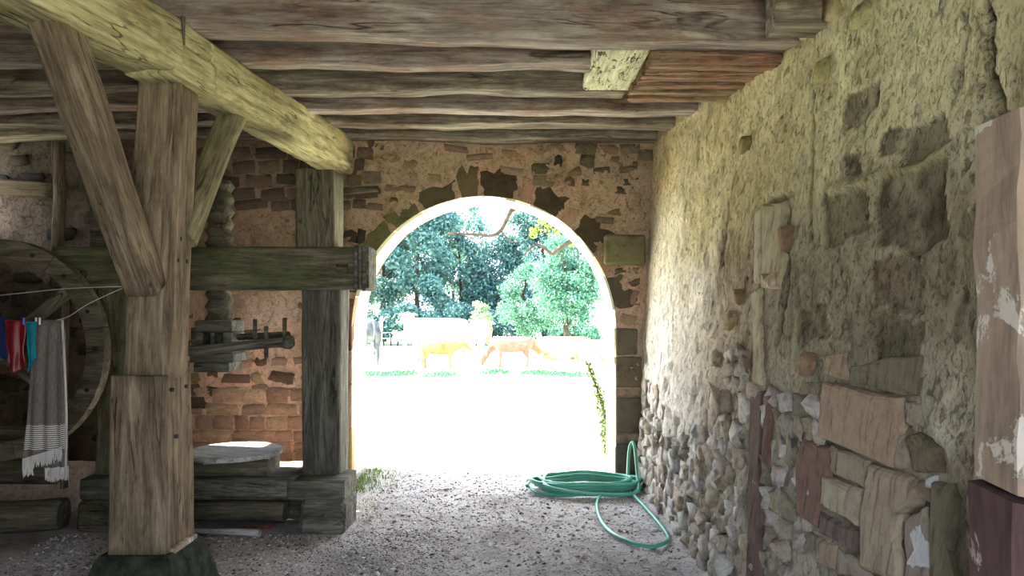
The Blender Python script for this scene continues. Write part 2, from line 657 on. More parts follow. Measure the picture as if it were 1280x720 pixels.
def cow_mat(name, c1, c2):
    m, t, b = nt(name)
    n = noise(t, coords(t, (1, 1, 1)), 1.6, 4, 0.6)
    c = ramp(t, n, [(0.38, lin(c1)), (0.62, lin(c2))])
    t.links.new(c, b.inputs['Base Color'])
    return m


M['cow_cream'] = cow_mat('cream_cow_hide', (132, 118, 100), (160, 148, 130))
M['cow_tan'] = cow_mat('tan_cow_hide', (116, 82, 52), (186, 170, 148))
M['cow_pink'] = cow_mat('pinkish_cow_hide', (106, 78, 66), (124, 96, 84))
M['cow_grey'] = cow_mat('pale_grey_cow_hide', (52, 56, 62), (104, 106, 106))
M['eye'] = plain('dark_eye', (20, 16, 14), 0.2, 0.5, 0.0)
M['calf_wool'] = cow_mat('calf_hide', (116, 86, 54), (142, 112, 76))

# ---------------------------------------------------------------- geometry of the building
BACK = 6.95                       # inner face of the arch wall
THICK = 0.66
AX, AZ, AR = -0.26, 1.415, 1.22   # arch centre, springing height, radius


def Xw(y, z):
    """right wall: it leans back from a swollen foot"""
    y = np.asarray(y, float); z = np.asarray(z, float)
    xt = 1.31 + 0.33 * sstep(6.95, 4.0, y) + 0.03 * sstep(4, 2.5, y)
    xb = 1.155 + 0.13 * sstep(4.3, 2.6, y)
    return xb + (xt - xb) * np.clip(z / 3.13, 0, 1.2)


def wall_hit(px, py):
    y = 4.0
    for k in range(60):
        z = EYE + (HY - py) * y / F
        y = 0.5 * y + 0.5 * float(Xw(y, z)) * F / (px - CX)
    return y, EYE + (HY - py) * y / F


def idw(x, z, pts, power=2.6):
    """colour field from control points (x, z, rgb)"""
    num = np.zeros((len(x), 3)); den = np.zeros(len(x))
    for (a, b, c) in pts:
        w = 1.0 / (((x - a) ** 2 + (z - b) ** 2) + 0.01) ** (power / 2)
        num += w[:, None] * np.array(c)[None]
        den += w
    return num / den[:, None]


def grid_faces(nr, nc):
    a = (np.arange(nr - 1)[:, None] * nc + np.arange(nc - 1)[None]).ravel()
    return np.stack([a, a + 1, a + nc + 1, a + nc], 1)


# ---- pasture and floor
gx = np.concatenate([np.linspace(-70, -10, 16)[:-1], np.linspace(-10, 10, 61), np.linspace(10, 70, 16)[1:]])
gy = np.concatenate([np.linspace(-60, -4, 15)[:-1], np.linspace(-4, 30, 90), np.linspace(30, 110, 20)[1:]])
GX, GY = np.meshgrid(gx, gy)
P = np.stack([GX.ravel(), GY.ravel(), np.zeros(GX.size)], 1)
P[:, 2] = -0.06 + 0.05 * fbm(P * 0.35, 3, 3) * sstep(8.2, 12, np.abs(P[:, 1]))
gn = fbm(P * 0.5, 4, 8)[:, None]
gc = np.array(lin((192, 196, 168)))[None] * (0.5 + 0.5 * gn) + np.array(lin((210, 208, 186)))[None] * (0.5 - 0.5 * gn)
fl = grid_faces(len(gy), len(gx))
ground = link('ground', mesh('ground', P, fl, M['grass_ground'], True, gc))
tag(ground, 'sunlit pale pasture stretching from the arch to the trees', 'ground', kind='structure')

fx = np.arange(-4.85, 1.75, 0.035)
fy = np.concatenate([np.arange(-1.2, 3.4, 0.12), np.arange(3.4, 7.66, 0.03)])
FX, FY = np.meshgrid(fx, fy)
P = np.stack([FX.ravel(), FY.ravel(), np.zeros(FX.size)], 1)


def floor_z(x, y):
    x = np.asarray(x, float); y = np.asarray(y, float)
    p = np.stack([x, y, np.zeros_like(x)], -1).reshape(-1, 3)
    z = 0.018 * fbm(p * 2.2, 3, 21) + 0.008 * fbm(p * 14, 3, 22)
    z = z.reshape(x.shape)
    z = z + (0.37 * np.exp(-((y - 6.08) / 0.15) ** 2) + 0.09 * sstep(6.2, 6.5, y)) * sstep(-1.45, -1.6, x) * sstep(5.7, 5.95, y) + 0.05 * sstep(0.95, 1.25, x)
    return z - 0.03 * sstep(7.2, 7.66, y)


P[:, 2] = floor_z(P[:, 0], P[:, 1])
n1 = fbm(P * 3.5, 4, 5); n2 = fbm(P * 16, 3, 6); n3 = fbm(P * 1.1, 3, 9)
fc = np.array(lin((204, 198, 200)))[None] * np.ones((len(P), 1))
fc = fc * (1 + 0.22 * n1 + 0.16 * n2)[:, None]
earth = sstep(0.05, 0.5, n3 + 0.35 * sstep(-2.4, -3.2, P[:, 0]) + 0.5 * sstep(4.7, 5.3, P[:, 1]) * sstep(-1.3, -1.5, P[:, 0]))
fc = fc * (1 - 0.45 * earth[:, None]) + np.array(lin((86, 70, 56)))[None] * (0.45 * earth)[:, None]
sandy = sstep(5.8, 5.95, P[:, 1]) * sstep(-1.6, -1.8, P[:, 0])
fc = fc * (1 - sandy[:, None]) + np.array(lin((216, 192, 170)))[None] * sandy[:, None]
floor = link('floor', mesh('floor', P, grid_faces(len(fy), len(fx)), M['ground'], True, fc))
tag(floor, 'grey trodden gravel and earth floor of the barn passage', 'floor', kind='structure')

# ---- loose gravel
rg = np.random.RandomState(4)


def scatter_pebbles(n, xr, yr, smin, smax, seed):
    r = np.random.RandomState(seed)
    x = r.uniform(*xr, n); y = r.uniform(*yr, n)
    keep = ~((y > 5.3) & (x < -1.15)) & ~((y > 6.9) & (np.abs(x - AX) > 1.18)) & (x < 1.1)
    x, y = x[keep], y[keep]; n = len(x)
    z = floor_z(x, y)
    s = r.uniform(smin, smax, n) * (0.6 + 0.8 * r.rand(n) ** 3)
    base = np.array([[1, 0, 0], [0, 1, 0], [-1, 0, 0], [0, -1, 0], [0, 0, 1], [0, 0, -1]], float)
    ff = np.array([[0, 1, 4], [1, 2, 4], [2, 3, 4], [3, 0, 4], [1, 0, 5], [2, 1, 5], [3, 2, 5], [0, 3, 5]])
    a = r.uniform(0, 6.28, n); ca, sa = np.cos(a), np.sin(a)
    V = base[None] * (s[:, None, None] * np.stack([r.uniform(.8, 1.6, n), r.uniform(.7, 1.1, n), r.uniform(.4, .8, n)], 1)[:, None])
    V = V + r.normal(0, 0.18, V.shape) * s[:, None, None]
    X = V[:, :, 0] * ca[:, None] - V[:, :, 1] * sa[:, None]
    Y = V[:, :, 0] * sa[:, None] + V[:, :, 1] * ca[:, None]
    V = np.stack([X + x[:, None], Y + y[:, None], V[:, :, 2] + (z + s * 0.15)[:, None]], 2)
    Fc = ff[None] + (np.arange(n) * 6)[:, None, None]
    return V.reshape(-1, 3), Fc.reshape(-1, 3)


V1, F1 = scatter_pebbles(9000, (-3.2, 1.1), (3.9, 7.3), 0.006, 0.014, 1)
V2, F2 = scatter_pebbles(9000, (-3.2, -0.4), (3.9, 5.4), 0.005, 0.011, 2)
V3, F3 = scatter_pebbles(160, (-1.2, 1.1), (4.2, 6.9), 0.014, 0.028, 3)
Vp = np.concatenate([V1, V2, V3]); Fp = np.concatenate([F1, F2 + len(V1), F3 + len(V1) + len(V2)])
tag(link('loose_gravel', mesh('loose_gravel', Vp, Fp, M['pebble'])), 'loose grey gravel pebbles scattered over the barn floor', 'gravel', kind='stuff')

# ---- right wall
wy = np.concatenate([np.arange(-1.0, 1.9, 0.08), np.arange(1.9, 7.0, 0.018)])
wz = np.arange(-0.06, 3.62, 0.0135)
WY, WZ = np.meshgrid(wy, wz)
Y, Z = WY.ravel(), WZ.ravel()
q = np.stack([Y, Z, np.zeros_like(Y)], 1)
wy_w = Y + 0.10 * fbm(q * 3, 4, 31); wz_w = Z + 0.10 * fbm(q * 3, 4, 32)


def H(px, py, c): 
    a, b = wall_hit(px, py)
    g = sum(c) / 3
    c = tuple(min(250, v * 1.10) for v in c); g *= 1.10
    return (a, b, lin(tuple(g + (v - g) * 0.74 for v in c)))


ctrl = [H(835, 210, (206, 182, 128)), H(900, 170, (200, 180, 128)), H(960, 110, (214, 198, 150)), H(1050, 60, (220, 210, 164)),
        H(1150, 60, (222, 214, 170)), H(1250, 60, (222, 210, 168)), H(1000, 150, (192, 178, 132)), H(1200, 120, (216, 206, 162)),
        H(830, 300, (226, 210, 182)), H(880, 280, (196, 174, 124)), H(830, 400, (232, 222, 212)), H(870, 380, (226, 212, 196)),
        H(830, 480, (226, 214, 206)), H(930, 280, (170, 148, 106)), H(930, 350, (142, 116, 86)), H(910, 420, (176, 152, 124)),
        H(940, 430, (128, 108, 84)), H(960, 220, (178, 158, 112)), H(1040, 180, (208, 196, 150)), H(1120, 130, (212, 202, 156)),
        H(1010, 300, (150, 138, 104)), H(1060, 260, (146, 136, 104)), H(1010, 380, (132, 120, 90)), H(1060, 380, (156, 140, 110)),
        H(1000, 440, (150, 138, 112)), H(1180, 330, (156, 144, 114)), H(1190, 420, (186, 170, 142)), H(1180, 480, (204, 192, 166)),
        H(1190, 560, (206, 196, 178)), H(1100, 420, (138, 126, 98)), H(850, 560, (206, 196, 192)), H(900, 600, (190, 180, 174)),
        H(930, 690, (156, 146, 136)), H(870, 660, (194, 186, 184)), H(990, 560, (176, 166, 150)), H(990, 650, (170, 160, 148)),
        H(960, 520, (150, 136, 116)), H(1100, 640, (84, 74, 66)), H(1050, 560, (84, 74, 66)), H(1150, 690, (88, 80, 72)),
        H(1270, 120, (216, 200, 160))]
wc = idw(wy_w, wz_w, ctrl)  # light is put into the plaster: paler by the arch and near top
# relief: lumpy harling, long vertical lumps at the top, rubble showing at the foot
rel = 0.016 * fbm(q * np.array([5, 3.2, 1]), 4, 41) + 0.010 * fbm(q * np.array([22, 13, 1]), 3, 42)
lump = np.abs(fbm(q * np.array([4.5, 1.6, 1]) + 5, 3, 43))
rel += 0.03 * (lump - 0.25) * sstep(2.3, 2.8, Z) + 0.009 * fbm(q * np.array([44, 26, 1]), 2, 47)
rub = sstep(1.35, 0.75, Z + 0.25 * fbm(q * 1.7, 3, 44)) * sstep(3.6, 4.2, Y)
rel += rub * 0.03 * fbm(q * np.array([9, 8, 1]), 2, 45)
wc = wc * (1 + 0.12 * fbm(q * 6, 4, 46))[:, None]
mould = sstep(-0.02, 0.32, fbm(q * 2.6 + 3, 5, 48)) * sstep(2.05, 1.75, Z) * sstep(0.75, 1.0, Z) * sstep(4.4, 3.9, Y) * sstep(2.1, 2.5, Y)
brown = sstep(0.0, 0.3, fbm(q * 3.1 + 9, 5, 49)) * sstep(2.3, 1.9, Z) * sstep(0.9, 1.2, Z) * sstep(5.3, 4.9, Y) * sstep(3.9, 4.3, Y)
wc = wc * (1 - 0.24 * mould[:, None]) + np.array(lin((64, 60, 44)))[None] * (0.24 * mould)[:, None]
wc = wc * (1 - 0.4 * brown[:, None]) + np.array(lin((106, 78, 56)))[None] * (0.4 * brown)[:, None]
rel -= 0.045 * sstep(0.12, 0.4, fbm(q * np.array([8, 7, 1]) + 2, 3, 50)) * rub
# bare dark stones where the plaster has fallen
bare = [[(1052, 128), (1092, 104), (1096, 128), (1072, 160), (1052, 160)],
        [(1102, 172), (1150, 152), (1182, 142), (1184, 184), (1136, 200), (1100, 204)],
        [(1098, 222), (1140, 208), (1184, 196), (1182, 300), (1150, 322), (1096, 312)],
        [(1056, 198), (1074, 188), (1078, 216), (1060, 220)],
        [(1028, 242), (1084, 236), (1086, 290), (1030, 306)],
        [(1088, 330), (1148, 322), (1152, 380), (1090, 384)],
        [(1094, 396), (1156, 392), (1158, 494), (1100, 486)],
        [(1000, 380), (1034, 376), (1040, 424), (1004, 430)]]
bcol = [(86, 70, 54), (78, 64, 50), (82, 70, 54), (90, 76, 56), (112, 104, 76), (110, 90, 72), (92, 84, 62), (106, 98, 72)]
dry = 0.045 * fbm(q * 7, 4, 51); drz = 0.06 * fbm(q * np.array([9, 5, 1]), 4, 52)
for poly, c in zip(bare, bcol):
    pw = [wall_hit(*p) for p in poly]
    ins = in_poly(Y + dry, Z + drz, pw)
    f = 0.85 * ins * (0.75 + 0.35 * vnoise(q * 12, 53))
    wc = wc * (1 - f[:, None]) + np.array(lin(c))[None] * f[:, None]
    rel -= 0.014 * ins


def crack(pts, w, depth, dark):
    """open crack along a line given in photograph pixels on the wall"""
    global wc, rel
    P = [wall_hit(*p) for p in pts]
    d = np.full(len(Y), 9.0)
    yy = Y + 0.02 * fbm(q * 16, 3, 61); zz = Z + 0.015 * fbm(q * 16, 3, 62)
    for a, b in zip(P[:-1], P[1:]):
        ay, az = a; by, bz = b
        L2 = (by - ay) ** 2 + (bz - az) ** 2
        t = np.clip(((yy - ay) * (by - ay) + (zz - az) * (bz - az)) / L2, 0, 1)
        d = np.minimum(d, np.hypot(yy - ay - t * (by - ay), zz - az - t * (bz - az)))
    f = np.exp(-(d / w) ** 2)
    rel -= depth * f
    wc = wc * (1 - dark * f[:, None])


crack([(1232, 0), (1238, 50), (1232, 96), (1244, 130), (1252, 160)], 0.02, 0.06, 0.7)
crack([(1210, 10), (1206, 60), (1200, 110)], 0.010, 0.02, 0.4)
crack([(912, 246), (906, 300), (903, 330)], 0.014, 0.02, 0.55)
crack([(1018, 120), (1016, 200), (1012, 300)], 0.014, 0.02, 0.4)
crack([(962, 250), (990, 244)], 0.014, 0.02, 0.5)
crack([(986, 262), (984, 360), (972, 430)], 0.018, 0.03, 0.5)
# mortar line, proud
for pts in ([(1034, 236), (1090, 224), (1140, 206), (1186, 190)],):
    P_ = [wall_hit(*p) for p in pts]
    for a, b in zip(P_[:-1], P_[1:]):
        L2 = (b[0] - a[0]) ** 2 + (b[1] - a[1]) ** 2
        t = np.clip(((Y - a[0]) * (b[0] - a[0]) + (Z - a[1]) * (b[1] - a[1])) / L2, 0, 1)
        d = np.hypot(Y + dry * .4 - a[0] - t * (b[0] - a[0]), Z + drz * .4 - a[1] - t * (b[1] - a[1]))
        f = np.exp(-(d / 0.022) ** 2)
        rel += 0.018 * f
        wc = wc * (1 - 0.8 * f[:, None]) + np.array(lin((186, 176, 132)))[None] * 0.8 * f[:, None]
# the plaster swells out over the pier
rel += 0.16 * sstep(2.35, 1.95, Y) * sstep(2.02, 2.14, Z) * sstep(3.3, 2.3, Z)
X = Xw(Y, Z) - rel
fw = grid_faces(len(wz), len(wy))[:, ::-1]
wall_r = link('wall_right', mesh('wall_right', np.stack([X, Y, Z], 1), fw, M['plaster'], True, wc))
tag(wall_r, 'long leaning plastered rubble wall along the right side', 'wall', kind='structure')

# ---- stone meshes shared by all rubble
def stone_mesh(k, soft=0.42, amp=0.10):
    r = np.random.RandomState(500 + k)
    V, idx = [], {}
    for i in range(3):
        for j in range(3):
            for l in range(3):
                if (i, j, l) != (1, 1, 1):
                    idx[(i, j, l)] = len(V)
                    V.append([i - 1, j - 1, l - 1])
    V = np.array(V, float) * 0.5
    sph = V / np.linalg.norm(V, axis=1, keepdims=True) * 0.56
    V = V * (1 - soft) + sph * soft + r.normal(0, amp * 0.5, V.shape)
    Fc = []
    for ax in range(3):
        o = [a for a in range(3) if a != ax]
        for s in (0, 2):
            for u in (0, 1):
                for v in (0, 1):
                    def K(a, b):
                        k_ = [0, 0, 0]; k_[ax] = s; k_[o[0]] = a; k_[o[1]] = b
                        return idx[tuple(k_)]
                    qd = [K(u, v), K(u + 1, v), K(u + 1, v + 1), K(u, v + 1)]
                    flip = (s == 0) ^ (ax == 1)
                    Fc.append(qd[::-1] if flip else qd)
    return mesh('stone', V, Fc, M['stone'], smooth=True)


STONES = [stone_mesh(k) for k in range(14)]
ROUGH = [stone_mesh(70 + k, 0.3, 0.17) for k in range(14)]
SLABS = [stone_mesh(40 + k, 0.2, 0.06) for k in range(8)]


def put_stone(parent, loc, w, t, h, c, axis='back', rot=0.0, kinds=None, name='stone'):
    """w along the wall, t through it, h high"""
    me = R.choice(kinds or STONES)
    o = bpy.data.objects.new(name, me)
    col.objects.link(o)
    m = Matrix.Translation(Vector(loc))
    if axis == 'right': m = m @ Matrix.Rotation(math.pi / 2, 4, 'Z')
    m = m @ Matrix.Rotation(rot, 4, 'Y')
    flip = R.choice((0, math.pi))
    m = m @ Matrix.Rotation(flip, 4, 'Y') @ Matrix.Diagonal((w, t, h, 1))
    o.matrix_world = m
    o.parent = parent
    j = R.uniform(0.86, 1.14)
    g = sum(c) / 3
    c = lin(tuple(g + (v - g) * .8 for v in c) if axis == 'back' else c)
    o.color = (*[min(1, max(0, v * j * R.uniform(0.95, 1.05))) for v in c], 1)
    return o


def courses(u0, u1, z0, z1, hr, wr, ok, place, jitter=0.012):
    """irregular courses of stones over a rectangle"""
    z = z0
    while z < z1:
        h = R.uniform(*hr)
        u = u0 - R.uniform(0, wr[0])
        while u < u1:
            w = R.uniform(*wr) * R.choice((0.7, 1, 1, 1.35))
            cu, cz = u + w / 2 + R.uniform(-jitter, jitter), z + h / 2 + R.uniform(-jitter, jitter)
            if ok(cu, cz): place(cu, cz, w * R.uniform(0.84, 0.97), h * R.uniform(0.84, 0.97))
            u += w
        z += h


# rubble at the foot of the right wall
foot_cols = [(196, 188, 182), (180, 170, 162), (208, 200, 196), (164, 152, 140), (184, 170, 154), (200, 194, 192), (150, 140, 130), (176, 160, 144)]


def foot_ok(y, z):
    if y > 6.86 or z < 0.03: return False
    lim = 1.0 + 0.22 * math.sin(y * 3.1) - 0.16 * (y - 4) * 0.6 + (0.25 if y < 4.75 else 0)
    if 3.95 < y < 4.12: return False
    if y < 3.0 or (y < 3.35 and z < 1.15): return False
    if y < 3.95: return z < 1.15 and R.random() < 0.9
    return z < lim and R.random() < 0.93


def foot_put(y, z, w, h):
    x = float(Xw(y, z))
    t = R.uniform(0.09, 0.13)
    put_stone(wall_r, (x + t / 2 - R.uniform(0.002, 0.036), y, z), w * 1.04, t, h * 1.1, R.choice(foot_cols), 'right', R.uniform(-0.35, 0.35), ROUGH)


courses(3.0, 6.9, 0.0, 1.3, (0.075, 0.135), (0.10, 0.19), foot_ok, foot_put)
# single stones showing through the plaster higher up
for (px, py, w, h, c) in [(932, 182, .15, .1, (140, 122, 92)), (915, 400, .13, .12, (176, 150, 118)),
                          (925, 372, .11, .1, (160, 128, 98)), (896, 448, .12, .1, (170, 154, 132)), (935, 455, .13, .11, (150, 130, 104)),
                          (1012, 455, .16, .11, (160, 130, 106)), (1012, 35, .16, .12, (190, 178, 132)), (1030, 90, .14, .13, (190, 178, 130)),
                          (985, 300, .12, .14, (150, 122, 96)), (1045, 8, .2, .14, (196, 184, 140)), (1080, 20, .14, .1, (196, 184, 140))]:
    y, z = wall_hit(px, py)
    put_stone(wall_r, (float(Xw(y, z)) + 0.015, y, z), w, 0.10, h, c, 'right', R.uniform(-.2, .2))


def poly_stone(pts_px, proud, c, name='stone', mat=None, parent=None):
    """a flat-faced block set in the right wall, outlined in wall coordinates"""
    pts = [wall_hit(*p) for p in pts_px]
    cy = sum(p[0] for p in pts) / len(pts); cz = sum(p[1] for p in pts) / len(pts)
    ring = []
    for k in range(len(pts)):
        a, b = pts[k], pts[(k + 1) % len(pts)]
        for t in (0, 0.34, 0.67):
            ring.append((a[0] + (b[0] - a[0]) * t + R.uniform(-.005, .005), a[1] + (b[1] - a[1]) * t + R.uniform(-.005, .005)))
    n = len(ring)
    V, Fc = [], []
    cx = float(Xw(cy, cz))
    for (off, ins) in ((0.06, 0.0), (-proud * 0.35, 0.0), (-proud * 0.8, 0.010), (-proud, 0.026)):
        for (y, z) in ring:
            d = math.hypot(y - cy, z - cz) + 1e-6
            k = 1 - ins / d
            yy, zz = cy + (y - cy) * k, cz + (z - cz) * k
            V.append((float(Xw(yy, zz)) + off + (R.uniform(-.004, .004) if ins else 0) - cx, yy - cy, zz - cz))
    V.append((-proud * 1.1, 0, 0))
    for r_ in range(3):
        for k in range(n):
            a, b = r_ * n + k, r_ * n + (k + 1) % n
            Fc.append((a, b, b + n, a + n))
    for k in range(n): Fc.append((3 * n + k, 3 * n + (k + 1) % n, 4 * n))
    me = mesh(name, V, Fc, mat or M['block'])
    import bmesh
    bm = bmesh.new(); bm.from_mesh(me); bmesh.ops.recalc_face_normals(bm, faces=bm.faces); bm.to_mesh(me); bm.free()
    o = bpy.data.objects.new(name, me); col.objects.link(o)
    o.matrix_world = Matrix.Translation((cx, cy, cz))
    o.parent = parent or wall_r
    o.color = (*lin(c), 1)
    return o


def cp(pts):   # points read in an enlargement of the lower right corner
    return [(980 + x / 2.57, 440 + y / 2.57) for x, y in pts]


blocks = [
    ([(143, 97), (392, 150), (398, 240), (362, 368), (290, 343), (122, 273)], .045, (168, 138, 112)),
    ([(405, 152), (452, 168), (458, 238), (402, 238)], .03, (160, 146, 124)),
    ([(380, 264), (394, 264), (412, 368), (364, 376)], .03, (158, 140, 128)),
    ([(404, 268), (440, 252), (503, 300), (516, 388), (432, 383)], .03, (120, 108, 84)),
    ([(74, 278), (153, 306), (153, 400), (124, 498), (118, 566), (48, 518), (50, 332)], .035, (128, 92, 82)),
    ([(182, 312), (286, 348), (273, 436), (178, 398)], .03, (152, 138, 116)),
    ([(157, 304), (177, 310), (168, 394), (155, 386)], .02, (140, 124, 104)),
    ([(138, 394), (268, 443), (266, 490), (254, 566), (131, 488)], .04, (166, 150, 128)),
    ([(126, 510), (256, 578), (253, 655), (122, 580)], .03, (112, 94, 88)),
    ([(294, 360), (432, 402), (466, 468), (398, 518), (383, 600), (393, 740), (268, 700), (268, 500), (278, 440)], .05, (166, 146, 122)),
    ([(432, 412), (482, 404), (478, 488), (430, 465)], .025, (136, 116, 100)),
    ([(402, 540), (466, 494), (480, 560), (478, 740), (410, 740)], .035, (150, 134, 120)),
    ([(487, 418), (556, 422), (572, 470), (545, 640), (575, 740), (487, 740)], .035, (122, 114, 90)),
    ([(72, 574), (112, 592), (108, 640), (70, 640)], .025, (132, 122, 104)),
    ([(116, 590), (178, 622), (177, 705), (112, 680)], .03, (150, 128, 106)),
    ([(184, 626), (258, 668), (288, 730), (184, 712)], .03, (150, 134, 120)),
    ([(215, 48), (330, 20), (448, 14), (450, 142), (380, 136), (218, 98)], .012, (124, 112, 86)),
    ([(124, 10), (203, 4), (206, 92), (134, 70)], .02, (160, 134, 106)),
    ([(68, 98), (134, 98), (128, 140), (58, 138)], .02, (132, 120, 98)),
    ([(62, 208), (118, 222), (113, 284), (72, 258)], .025, (150, 130, 108)),
    ([(96, 148), (124, 150), (120, 216), (94, 206)], .02, (140, 122, 100)),
]
for pts, pr, c in blocks:
    g = sum(c) / 3
    poly_stone(cp(pts), pr * 0.75, tuple((g + (v - g) * 0.75) * k_ for v, k_ in zip(c, (1.06, 1.06, 1.08))))
# flakes of old white limewash on the blocks
M['flake'] = plain('white_limewash', (206, 206, 212), 0.9, 0.1, 0.08, 20)
poly_stone(cp([(428, 560), (462, 548), (480, 600), (486, 690), (440, 715), (418, 690), (438, 640)]), .03, (200, 202, 208), 'limewash_flake', M['flake'])
poly_stone(cp([(470, 402), (494, 398), (490, 442), (466, 440)]), .024, (214, 216, 222), 'limewash_flake', M['flake'])
# old door jamb: pale slab, ledge stone and purple strip below
poly_stone([(958, 256), (984, 252), (983, 336), (976, 362), (956, 358)], .03, (166, 154, 128), 'jamb_slab')
poly_stone([(950, 262), (957, 258), (956, 352), (949, 356)], .036, (188, 178, 152), 'jamb_edge')
poly_stone([(962, 342), (976, 341), (977, 362), (963, 360)], .06, (196, 172, 150), 'ledge_stone')
poly_stone([(944, 364), (954, 360), (958, 484), (946, 484)], .022, (170, 158, 134), 'jamb_slab')
poly_stone([(944, 488), (958, 489), (956, 740), (940, 740)], .03, (104, 84, 82), 'jamb_slab')
poly_stone([(960, 490), (968, 492), (966, 600), (958, 600)], .03, (120, 92, 84), 'jamb_slab')

# pier at the right edge


def pier_part(name, z0, z1, x0, y1, mat, ch=0.07):
    prof = [(x0 + ch * 0.6, y1), (x0, y1 - 0.02), (x0, 1.86), (x0 + 0.02, 1.83), (x0 + 0.02, 0.9), (1.9, 0.9), (1.9, y1)]
    zs = np.linspace(z0, z1, max(3, int((z1 - z0) / 0.06)))
    V = []
    for z in zs:
        for (x, y) in prof:
            V.append((x, y, z))
    V = np.array(V)
    V += np.stack([vnoise(V * 8 + k * 5, 70 + k) for k in range(3)], 1) * 0.008
    n = len(prof); Fc = []
    for i in range(len(zs) - 1):
        for k in range(n):
            a, b = i * n + k, i * n + (k + 1) % n
            Fc.append((a, a + n, b + n, b))
    Fc.append(tuple((len(zs) - 1) * n + k for k in range(n))[::-1]); Fc.append(tuple(range(n)))
    return link(name, mesh(name, V, Fc, mat), wall_r)


pier_part('pier_shaft', 1.14, 2.09, 1.25, 2.05, M['pier'])
pier_part('pier_block', 0.0, 1.125, 1.235, 2.06, M['pier_low'])

# ---- back wall with the arch
bx = np.arange(-4.86, 1.5, 0.022)
bz = np.arange(-0.05, 3.5, 0.022)
BX, BZ = np.meshgrid(bx, bz)
Xb, Zb = BX.ravel().copy(), BZ.ravel().copy()


def arch_d(x, z):
    """distance outside the arch opening (negative inside)"""
    dz = np.maximum(z - AZ, 0)
    return np.where(z > AZ, np.hypot(x - AX, dz), np.abs(x - AX)) - AR


d = arch_d(Xb, Zb)
near = np.abs(d) < 0.02
# pull the vertices next to the opening onto its edge
ux = np.where(Zb > AZ, (Xb - AX) / np.maximum(np.hypot(Xb - AX, Zb - AZ), 1e-6), np.sign(Xb - AX))
uz = np.where(Zb > AZ, (Zb - AZ) / np.maximum(np.hypot(Xb - AX, Zb - AZ), 1e-6), 0)
snap = np.abs(d) < 0.0125
Xb = np.where(snap, Xb - ux * d, Xb); Zb = np.where(snap, Zb - uz * d, Zb)
qb = np.stack([Xb, Zb, np.zeros_like(Xb)], 1)
relb = 0.018 * fbm(qb * 5, 4, 81) + 0.010 * fbm(qb * 20, 3, 82)
relb *= sstep(0.0, 0.12, np.abs(d))


def B(px, py, c):
    p = U(px, py, BACK)
    g = sum(c) / 3
    return (p.x, p.z, lin(tuple(min(250, (g + (v - g) * 0.78) * 1.14) for v in c)))


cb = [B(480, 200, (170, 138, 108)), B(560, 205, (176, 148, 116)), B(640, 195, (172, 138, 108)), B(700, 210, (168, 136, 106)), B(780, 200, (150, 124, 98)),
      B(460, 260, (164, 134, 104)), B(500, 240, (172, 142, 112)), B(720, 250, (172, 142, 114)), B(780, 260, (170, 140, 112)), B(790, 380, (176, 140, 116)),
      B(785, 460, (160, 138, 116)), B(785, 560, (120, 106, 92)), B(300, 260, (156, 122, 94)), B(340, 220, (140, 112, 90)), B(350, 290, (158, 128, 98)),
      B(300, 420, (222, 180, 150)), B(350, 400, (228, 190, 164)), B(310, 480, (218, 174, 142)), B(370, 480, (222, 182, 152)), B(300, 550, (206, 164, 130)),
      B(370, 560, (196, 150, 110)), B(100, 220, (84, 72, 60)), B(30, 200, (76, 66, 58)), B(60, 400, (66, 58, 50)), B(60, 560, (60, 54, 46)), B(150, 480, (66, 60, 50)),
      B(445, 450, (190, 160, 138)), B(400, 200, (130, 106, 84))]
bcol_ = idw(Xb + 0.1 * fbm(qb * 3, 3, 84), Zb + 0.1 * fbm(qb * 3, 3, 85), cb)  # light of the bay and shade at far left are put into the colour
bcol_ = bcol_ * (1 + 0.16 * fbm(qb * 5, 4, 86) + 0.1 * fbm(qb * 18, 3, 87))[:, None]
fb = grid_faces(len(bz), len(bx))[:, ::-1]
dd = arch_d(Xb, Zb)
inside = (dd < -0.004)
keep = ~(inside[fb].any(axis=1))
fb = fb[keep]
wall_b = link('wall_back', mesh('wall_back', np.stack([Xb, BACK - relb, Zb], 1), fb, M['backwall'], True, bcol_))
tag(wall_b, 'rubble end wall pierced by the big round arch', 'wall', kind='structure')

# outer face of the arch wall and the plastered lining of the opening
prof = [(AX - AR, -0.05)] + [(AX - AR, z) for z in np.linspace(0.2, AZ, 10)] + \
       [(AX + AR * math.cos(a), AZ + AR * math.sin(a)) for a in np.linspace(math.pi, 0, 49)[1:-1]] + \
       [(AX + AR, z) for z in np.linspace(AZ, 0.2, 10)] + [(AX + AR, -0.05)]
ys = np.linspace(BACK - 0.004, BACK + THICK, 12)
V = np.array([(x, y, z) for y in ys for (x, z) in prof])
dlin = fbm(V * 4, 3, 91) * 0.018 + fbm(V * 15, 3, 92) * 0.006
nx = V[:, 0] - AX; nz = np.maximum(V[:, 2] - AZ, 0)
ln = np.hypot(nx, nz)
fade = sstep(BACK - 0.01, BACK + 0.1, V[:, 1])
V[:, 0] -= nx / ln * (dlin * fade); V[:, 2] -= nz / ln * (dlin * fade)
lc = np.array(lin((222, 202, 176)))[None] * (1 + 0.1 * fbm(V * 6, 4, 93))[:, None]
lining = link('arch_lining', mesh('arch_lining', V, grid_faces(len(ys), len(prof)), M['backwall'], True, lc), wall_b)
outer = [(-5.4, -0.05), (-5.4, 4.6), (2.4, 4.6), (2.4, -0.05)]
pr = prof
V = [(x, BACK + THICK, z) for (x, z) in pr] + [(-5.4, BACK + THICK, -0.05), (-5.4, BACK + THICK, 4.6), (2.4, BACK + THICK, 4.6), (2.4, BACK + THICK, -0.05)]
k = len(pr)
mid = k // 2
Fc = [tuple([k, k + 1] + list(range(mid, -1, -1))), tuple([k + 1, k + 2, k + 3] + list(range(k - 1, mid - 1, -1)))]
